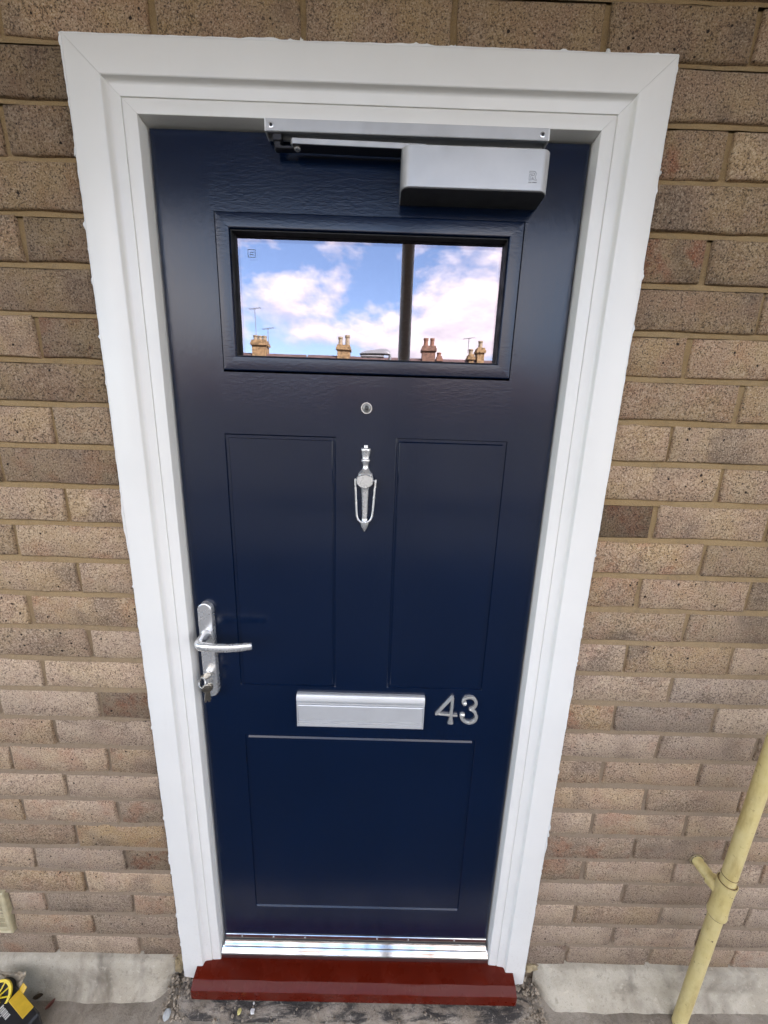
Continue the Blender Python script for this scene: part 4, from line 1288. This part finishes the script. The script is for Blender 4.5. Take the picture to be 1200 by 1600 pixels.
# ================================================================== AIR VENT
vent = thing('air_vent', (-0.99, 0, 0.08), 'cream plastic air vent set low in the brick wall at the left', 'vent')
vx0, vx1, vz0, vz1 = -1.108, -0.8905, 0.0800, 0.2195
m_ = MB(); o_, i_ = 0.0, 0.0155
pr = [(0.0, 0.010), (0.0, -0.0035), (0.0015, -0.0055), (0.0035, -0.0058), (0.0055, -0.0040), (0.0120, -0.0028), (0.0145, -0.0030), (0.0155, -0.0015), (0.0155, 0.010)]
for fn in (lambda o, y: [(vx0 + o, y, vz1 - o), (vx1 - o, y, vz1 - o)], lambda o, y: [(vx0 + o, y, vz0 + o), (vx1 - o, y, vz0 + o)], lambda o, y: [(vx0 + o, y, vz0 + o), (vx0 + o, y, vz1 - o)], lambda o, y: [(vx1 - o, y, vz0 + o), (vx1 - o, y, vz1 - o)]):
    a = [fn(o, y) for o, y in pr]; m_.loft([[q[0] for q in a], [q[1] for q in a]])
m_.build('surround', 'cream', vent, angle=25)
m_ = MB(); m_.box(vx0 + .01, vx1 - .01, 0.016, 0.019, vz0 + .01, vz1 - .01); m_.build('backing', 'black', vent, smooth=False)
for k in range(6):
    z = vz0 + 0.0155 + 0.0185 * k
    m_ = MB(); m_.loft([[(x, -0.0015, z + .0150), (x, -0.0010, z + .0178), (x, 0.008, z + .0190), (x, 0.008, z + .0160)] for x in (vx0 + .0156, vx1 - .0156)]); m_.build('louvre', 'cream', vent, angle=25)
for x in (-1.035, -0.965):
    m_ = MB(); m_.box(x - .002, x + .002, -0.001, 0.012, vz0 + .0157, vz1 - .0157, .0005); m_.build('rib', 'cream', vent)

# ================================================================== SMALL THINGS ON THE GROUND
# carton of fixings in the corner: black box with a yellow top panel and white lettering
bx = thing('tool_carton', (-0.80, -0.11, GZ), 'black carton with a yellow top panel and white lettering, in the corner on the ground', 'carton')
ang = R(-24)


def crt(p):
    x, y, z = p
    return (-0.803 + x * math.cos(ang) - y * math.sin(ang), -0.0885 + x * math.sin(ang) + y * math.cos(ang), GZ + z)


def cbox(x0, x1, y0, y1, z0, z1, mat, name, bev=0.0015):
    t_ = MB(); t_.box(x0, x1, y0, y1, z0, z1, bev); t_.v = [crt(p) for p in t_.v]
    return t_.build(name, mat, bx, angle=30)


cbox(-0.060, 0.054, -0.090, 0.0105, 0.002, 0.0800, 'cardblack', 'box_body', 0.004)
cbox(-0.036, 0.031, -0.0125, 0.0088, 0.0803, 0.0816, 'cardyellow', 'yellow_panel', 0.0004)
t_ = MB(); t_.loft([[(x, 0.0090, 0.0800), (x, 0.0090, 0.0815), (x, 0.0175, 0.0890), (x, 0.0182, 0.0880)] for x in (-0.036, -0.018)]); t_.v = [crt(p) for p in t_.v]; t_.build('flap', 'cardyellow', bx, angle=30)
t_ = MB()
for i, (a, b, c, d) in enumerate([(-.040, -.036, -.030, -.020), (-.034, -.031, -.031, -.0215), (-.029, -.025, -.030, -.021), (-.023, -.021, -.033, -.021), (-.019, -.015, -.030, -.021), (-.013, -.010, -.030, -.0215), (-.008, -.004, -.030, -.021), (-.040, -.020, -.041, -.039), (-.018, .004, -.041, -.039)]):
    t_.box(a, b, c, d, 0.0801, 0.0808)
t_.v = [crt(p) for p in t_.v]; t_.build('lettering', 'letterwhite', bx, smooth=False)

gd = thing('blade_guard', (-0.87, -0.08, GZ), 'round yellow plastic spoked guard leaning behind the black carton', 'guard')
C0 = Vector((-0.872, -0.083, 0.002)); ax = Vector((0.10, -0.60, 0.80)).normalized(); e1 = ax.cross(Vector((0, 0, 1))).normalized(); e2 = e1.cross(ax)
t_ = MB(); n = 36; rings = []
for ro, h in ((0.031, -.003), (0.031, .003), (0.026, .003), (0.026, -.003)):
    rings.append([C0 + (e1 * math.cos(2 * math.pi * k / n) + e2 * math.sin(2 * math.pi * k / n)) * ro + ax * h for k in range(n)])
rings.append(rings[0]); t_.loft(rings, cap=False); t_.build('rim', 'plasticyellow', gd, angle=40)
for k in range(10):
    a = 2 * math.pi * k / 10; d = e1 * math.cos(a) + e2 * math.sin(a)
    t_ = MB(); t_.tube([C0 + d * 0.006, C0 + d * 0.028], 0.0017, 6); t_.build('spoke', 'plasticyellow', gd)
t_ = MB(); t_.tube([C0 - ax * .004, C0 + ax * .004], 0.008, 20); t_.build('hub', 'plasticyellow', gd)
t_ = MB(); t_.tube([C0 - ax * .020, C0 - ax * .005], 0.030, 28); t_.build('backing_disc', 'black', gd)
t_ = MB(); t_.box(-0.905, -0.855, -0.105, -0.055, GZ, -0.030, .004); t_.build('tool_body', 'black', gd)
t_ = MB()
pp = [(-0.900, -0.150, GZ + .004), (-0.878, -0.138, GZ + .060), (-0.862, -0.122, GZ + .083), (-0.851, -0.108, GZ + .084), (-0.846, -0.094, GZ + .070), (-0.845, -0.090, GZ + .004)]
t_.tube(pp, [(0.005, 0.0015)] * len(pp), 8)
tag(t_.build('webbing_strap', 'redplastic', angle=40), 'dark red strap beside the black carton at the lower left', 'strap')
# crumpled paper behind
import bmesh
bm = bmesh.new(); bmesh.ops.create_grid(bm, x_segments=14, y_segments=12, size=0.5)
for v in bm.verts:
    x, y = v.co.x * 0.085, v.co.y * 0.06
    v.co = Vector((-0.872 + x * .8, -0.052 + y * .4, -0.008 + y * .55 + 0.012 * fbm(v.co.x * 3, v.co.y * 3, 4) + .006 * fbm(v.co.x * 9, v.co.y * 9)))
me = bpy.data.meshes.new('paper_scrap'); bm.to_mesh(me); bm.free()
pap = link('paper_scrap', me, 'paper', None, True, 30)
sol = pap.modifiers.new('thickness', 'SOLIDIFY'); sol.thickness = 0.0008
tag(pap, 'crumpled beige paper scrap tucked behind the yellow guard', 'paper')


def leaf(name, c, L, W, rotz, mat, label, curl=0.25):
    t_ = MB(); rows = []
    n = 8
    for i in range(n + 1):
        s = i / n; w = W * math.sin(math.pi * (0.06 + 0.9 * s)) ** 0.8 / 2
        row = []
        for q in (-1, -.5, 0, .5, 1):
            row.append((L * (s - .5), w * q, curl * W * (abs(q) ** 1.5) + curl * L * .25 * (2 * s - 1) ** 2))
        rows.append(row)
    cs, sn = math.cos(rotz), math.sin(rotz)
    up = [[(c[0] + x * cs - y * sn, c[1] + x * sn + y * cs, c[2] + z + .0006) for x, y, z in r] for r in rows]
    lo = [[(x, y, z - .0006) for x, y, z in r] for r in up]
    t_.loft([u + l[::-1] for u, l in zip(up, lo)], cap=True)
    return tag(t_.build(name, mat, angle=60), label, 'leaf')


leaf('dry_leaf', (-0.776, -0.0565, GZ + .004), 0.021, 0.011, R(62), 'leaf', 'small reddish brown dry leaf on the concrete beside the black carton')
leaf('dry_leaf', (-0.8150, -0.047, GZ + .011), 0.022, 0.011, R(15), 'leafdark', 'dark brown curled dry leaf against the foot of the left plinth')
tag(lump('pebble', (-0.4700, -0.069, GZ + 0.007), (0.0085, 0.0115, 0.006), 'pebble', None, 4.2, 3, 0.18), 'smooth pale grey pebble on rubble below the left end of the sill', 'pebble')
tag(lump('paint_flake', (-0.2862, -0.0660, -0.0655), (0.0048, 0.0055, 0.0018), 'flakeyellow', None, 2.2, 2, 0.6), 'pale yellow paint flake on the black stained step', 'flake')
tag(lump('paint_flake', (-0.2535, -0.0655, -0.0655), (0.0055, 0.005, 0.0020), 'flakewhite', None, 7.7, 2, 0.7), 'white paint flake on the black stained step, right of the yellow one', 'flake')
tag(lump('paint_flake', (-0.2535, -0.0530, -0.0620), (0.0022, 0.003, 0.003), 'flakewhite', None, 9.7, 2, 0.5), 'tiny white speck of filler touching the front of the red sill', 'flake')

# ================================================================== RAILING AND WHAT THE PANE REFLECTS
rail_ = thing('railing', (0, -1.12, GZ), 'grey metal railing along the open edge of the walkway', 'railing')
m_ = MB(); m_.box(-6, 6, -1.145, -1.100, 0.98, 1.02, .004); m_.build('top_rail', 'railgrey', rail_)
m_ = MB(); m_.box(-6, 6, -1.135, -1.110, 0.02, 0.045, .003); m_.build('bottom_rail', 'railgrey', rail_)
me_b = None
for i in range(-28, 29):
    x = i * 0.105 + 0.03
    if me_b is None:
        t_ = MB(); t_.box(-0.008, 0.008, -0.008, 0.008, 0.046, 0.979); ob = t_.build('baluster', 'railgrey', rail_, smooth=False); me_b = ob.data
    else:
        ob = bpy.data.objects.new('baluster', me_b); COL.objects.link(ob); ob.parent = rail_; ob.matrix_parent_inverse = parent_inv(rail_)
    ob.location = (x, -1.1225, 0)
for x, lab in ((0.125, 'grey post mirrored in the door window, dividing the reflected sky'), (2.3, 'grey walkway post at the railing, right of the door'), (-2.05, 'grey walkway post at the railing, left of the door')):
    pt = thing('walkway_post', (x, -1.16, GZ), lab, 'post', 'posts holding up the overhang')
    m_ = MB(); m_.tube([(x, -1.18, GZ), (x, -1.18, 2.2), (x, -1.18, 2.37)], .029, 28); m_.build('shaft', 'postgrey', pt)
    m_ = MB(); m_.tube([(x, -1.18, 2.225), (x, -1.18, 2.25)], .0305, 28); m_.build('collar', 'darkmetal', pt)

D = 24.77; YR = -24.0; RZ = 5.58


def house(xc, w, label, chims):
    h = thing('terrace_house', (xc, YR + 3.5, -3.0), label, 'house', 'terraced houses across the street')
    x0, x1 = xc - w / 2, xc + w / 2
    t_ = MB(); ez = 3.0
    t_.prism([(YR + 3.5, -3.0), (YR + 3.5, ez), (YR, RZ - .12), (YR - 3.5, ez), (YR - 3.5, -3.0)], lambda p: (x0 + .01, p[0], p[1]), lambda p: (x1 - .01, p[0], p[1])); t_.build('wall', 'shadebrick', h, smooth=False)
    t_ = MB()
    t_.prism([(YR + 3.9, ez - .18), (YR + 3.9, ez - .02), (YR, RZ), (YR - 3.9, ez - .02), (YR - 3.9, ez - .18), (YR, RZ - .1)], lambda p: (x0, p[0], p[1]), lambda p: (x1, p[0], p[1])); roof = t_.build('roof', 'slate', h, smooth=False)
    for wx, wz0, wz1 in ((-1.3, .4, 2.2), (1.2, .4, 2.2), (1.2, -2.3, -.4)):
        t_ = MB(); t_.box(xc + wx - .6, xc + wx + .6, YR + 3.44, YR + 3.56, wz0, wz1, .02); wf = t_.build('window', 'hframe', h)
        t_ = MB(); t_.box(xc + wx - .5, xc + wx - .02, YR + 3.5, YR + 3.575, wz0 + .1, wz1 - .1); t_.box(xc + wx + .02, xc + wx + .5, YR + 3.5, YR + 3.575, wz0 + .1, wz1 - .1); t_.build('pane', 'hwindow', wf, smooth=False)
    t_ = MB(); t_.box(xc - 1.8, xc - .9, YR + 3.44, YR + 3.57, -3.0, -.9, .02); t_.build('door', 'railgrey', h)
    for (cx_, cw, top, pots, cm, pm) in chims:
        t_ = MB(); ya, yb = YR - .35, YR + .35
        t_.box(cx_ - cw / 2, cx_ + cw / 2, ya, yb, RZ - .6, top - .30); t_.box(cx_ - cw / 2 - .07, cx_ + cw / 2 + .07, ya - .07, yb + .07, top - .30, top - .14); t_.box(cx_ - cw / 2 - .02, cx_ + cw / 2 + .02, ya - .02, yb + .02, top - .14, top)
        t_.build('chimney', cm, roof, smooth=False)
        for pxo, ph in pots:
            t_ = MB(); t_.lathe([(.14, 0), (.125, ph * .75), (.15, ph * .8), (.15, ph), (.10, ph)], (cx_ + pxo, YR, top - .01), 'z', 14); t_.build('chimney_pot', pm, roof)
    return h


def az(d):
    return 0.038 + D * math.tan(R(d))


house(az(-17.57) + 0.2, 5.3, 'terraced house across the street with a broad yellow chimney and aerials', [(az(-17.57), 0.86, 6.28, [(-.28, .32), (.0, .30), (.28, .30)], 'stock', 'palepot')])
house(az(-17.57) + 5.5, 5.1, 'terraced house mirrored left of centre in the door window, with two pots on its stack', [(az(-6.12), 0.74, 6.17, [(-.2, .52), (.22, .62)], 'stock', 'palepot')])
house(az(-17.57) + 10.6, 5.1, 'terraced house mirrored right of the post in the door window, with a brown chimney', [(az(6.05), 0.80, 6.27, [(-.2, .50), (.2, .50)], 'redbrick', 'pot'), (az(7.6), 0.26, 5.70, [(0, .25)], 'pot', 'pot')])
house(az(-17.57) + 15.7, 5.1, 'terraced house mirrored at the right end of the door window, with pale chimney pots', [(az(12.0), 0.30, 5.85, [(0, .35)], 'stock', 'palepot'), (az(13.25), 0.42, 6.25, [(0, .45)], 'stock', 'palepot')])
house(az(-17.57) - 5.0, 5.1, 'terraced house across the street, left of the one with aerials', [])
house(az(-17.57) + 20.8, 5.1, 'terraced house across the street, last on the right', [])
for x, z0, z1, lab in ((az(-18.15), 6.2, 8.15, 'tall thin television aerial on the broad yellow chimney'), (az(-16.55), 5.9, 7.05, 'short television aerial beside the broad yellow chimney'), (az(11.65), 6.0, 6.85, 'television aerial among the right-hand chimneys')):
    ae = thing('television_aerial', (x, YR - .1, z0), lab, 'aerial', 'aerials on the roofs opposite')
    t_ = MB(); t_.tube([(x, YR - .1, z0), (x, YR - .1, z1)], 0.022, 8); t_.build('mast', 'lampgrey', ae)
    t_ = MB(); t_.tube([(x - .35, YR - .1, z1 - .05), (x + .35, YR - .1, z1 + .05)], 0.016, 6)
    for q in (-.3, -.15, 0, .15, .3):
        t_.tube([(x + q, YR - .3, z1 + q * .14), (x + q, YR + .1, z1 + q * .14)], 0.012, 6)
    t_.build('boom', 'lampgrey', ae)

# street lantern whose hood shows over the sill of the pane
ln = thing('street_lamp', (-0.62, -12.4, -3.0), 'grey street lamp with an arched hood, mirrored low in the door window', 'street lamp')
LD = 12.4 + 0.77
lx = 0.038 + LD * math.tan(R(-1.3)); lz = 1.4 + LD * math.tan(R(9.85))
t_ = MB(); t_.tube([(lx + .42, -12.4, -3.0), (lx + .42, -12.4, lz - .02), (lx + .38, -12.4, lz + .12), (lx + .28, -12.4, lz + .17)], [.07, .05, .035, .03], 12); t_.build('column', 'lampgrey', ln)
t_ = MB(); rings = []
for s_, h_ in ((-.58, .02), (-.5, .08), (-.3, .14), (-.05, .17), (.1, .2), (.3, .2), (.4, .15), (.42, .1)):
    rings.append([(lx + s_, -12.4 + .16 * math.cos(a), lz + h_ * max(0.15, math.sin(a)) if k <= 8 else lz) for k, a in enumerate([math.pi * q / 8 for q in range(9)])])
t_.loft(rings); t_.build('hood', 'lampgrey', ln)
t_ = MB(); t_.box(lx - .55, lx + .22, -12.52, -12.28, lz - .08, lz - .001, .02); t_.build('lamp_glass', 'lampglass', ln)
print('bricks', NB)
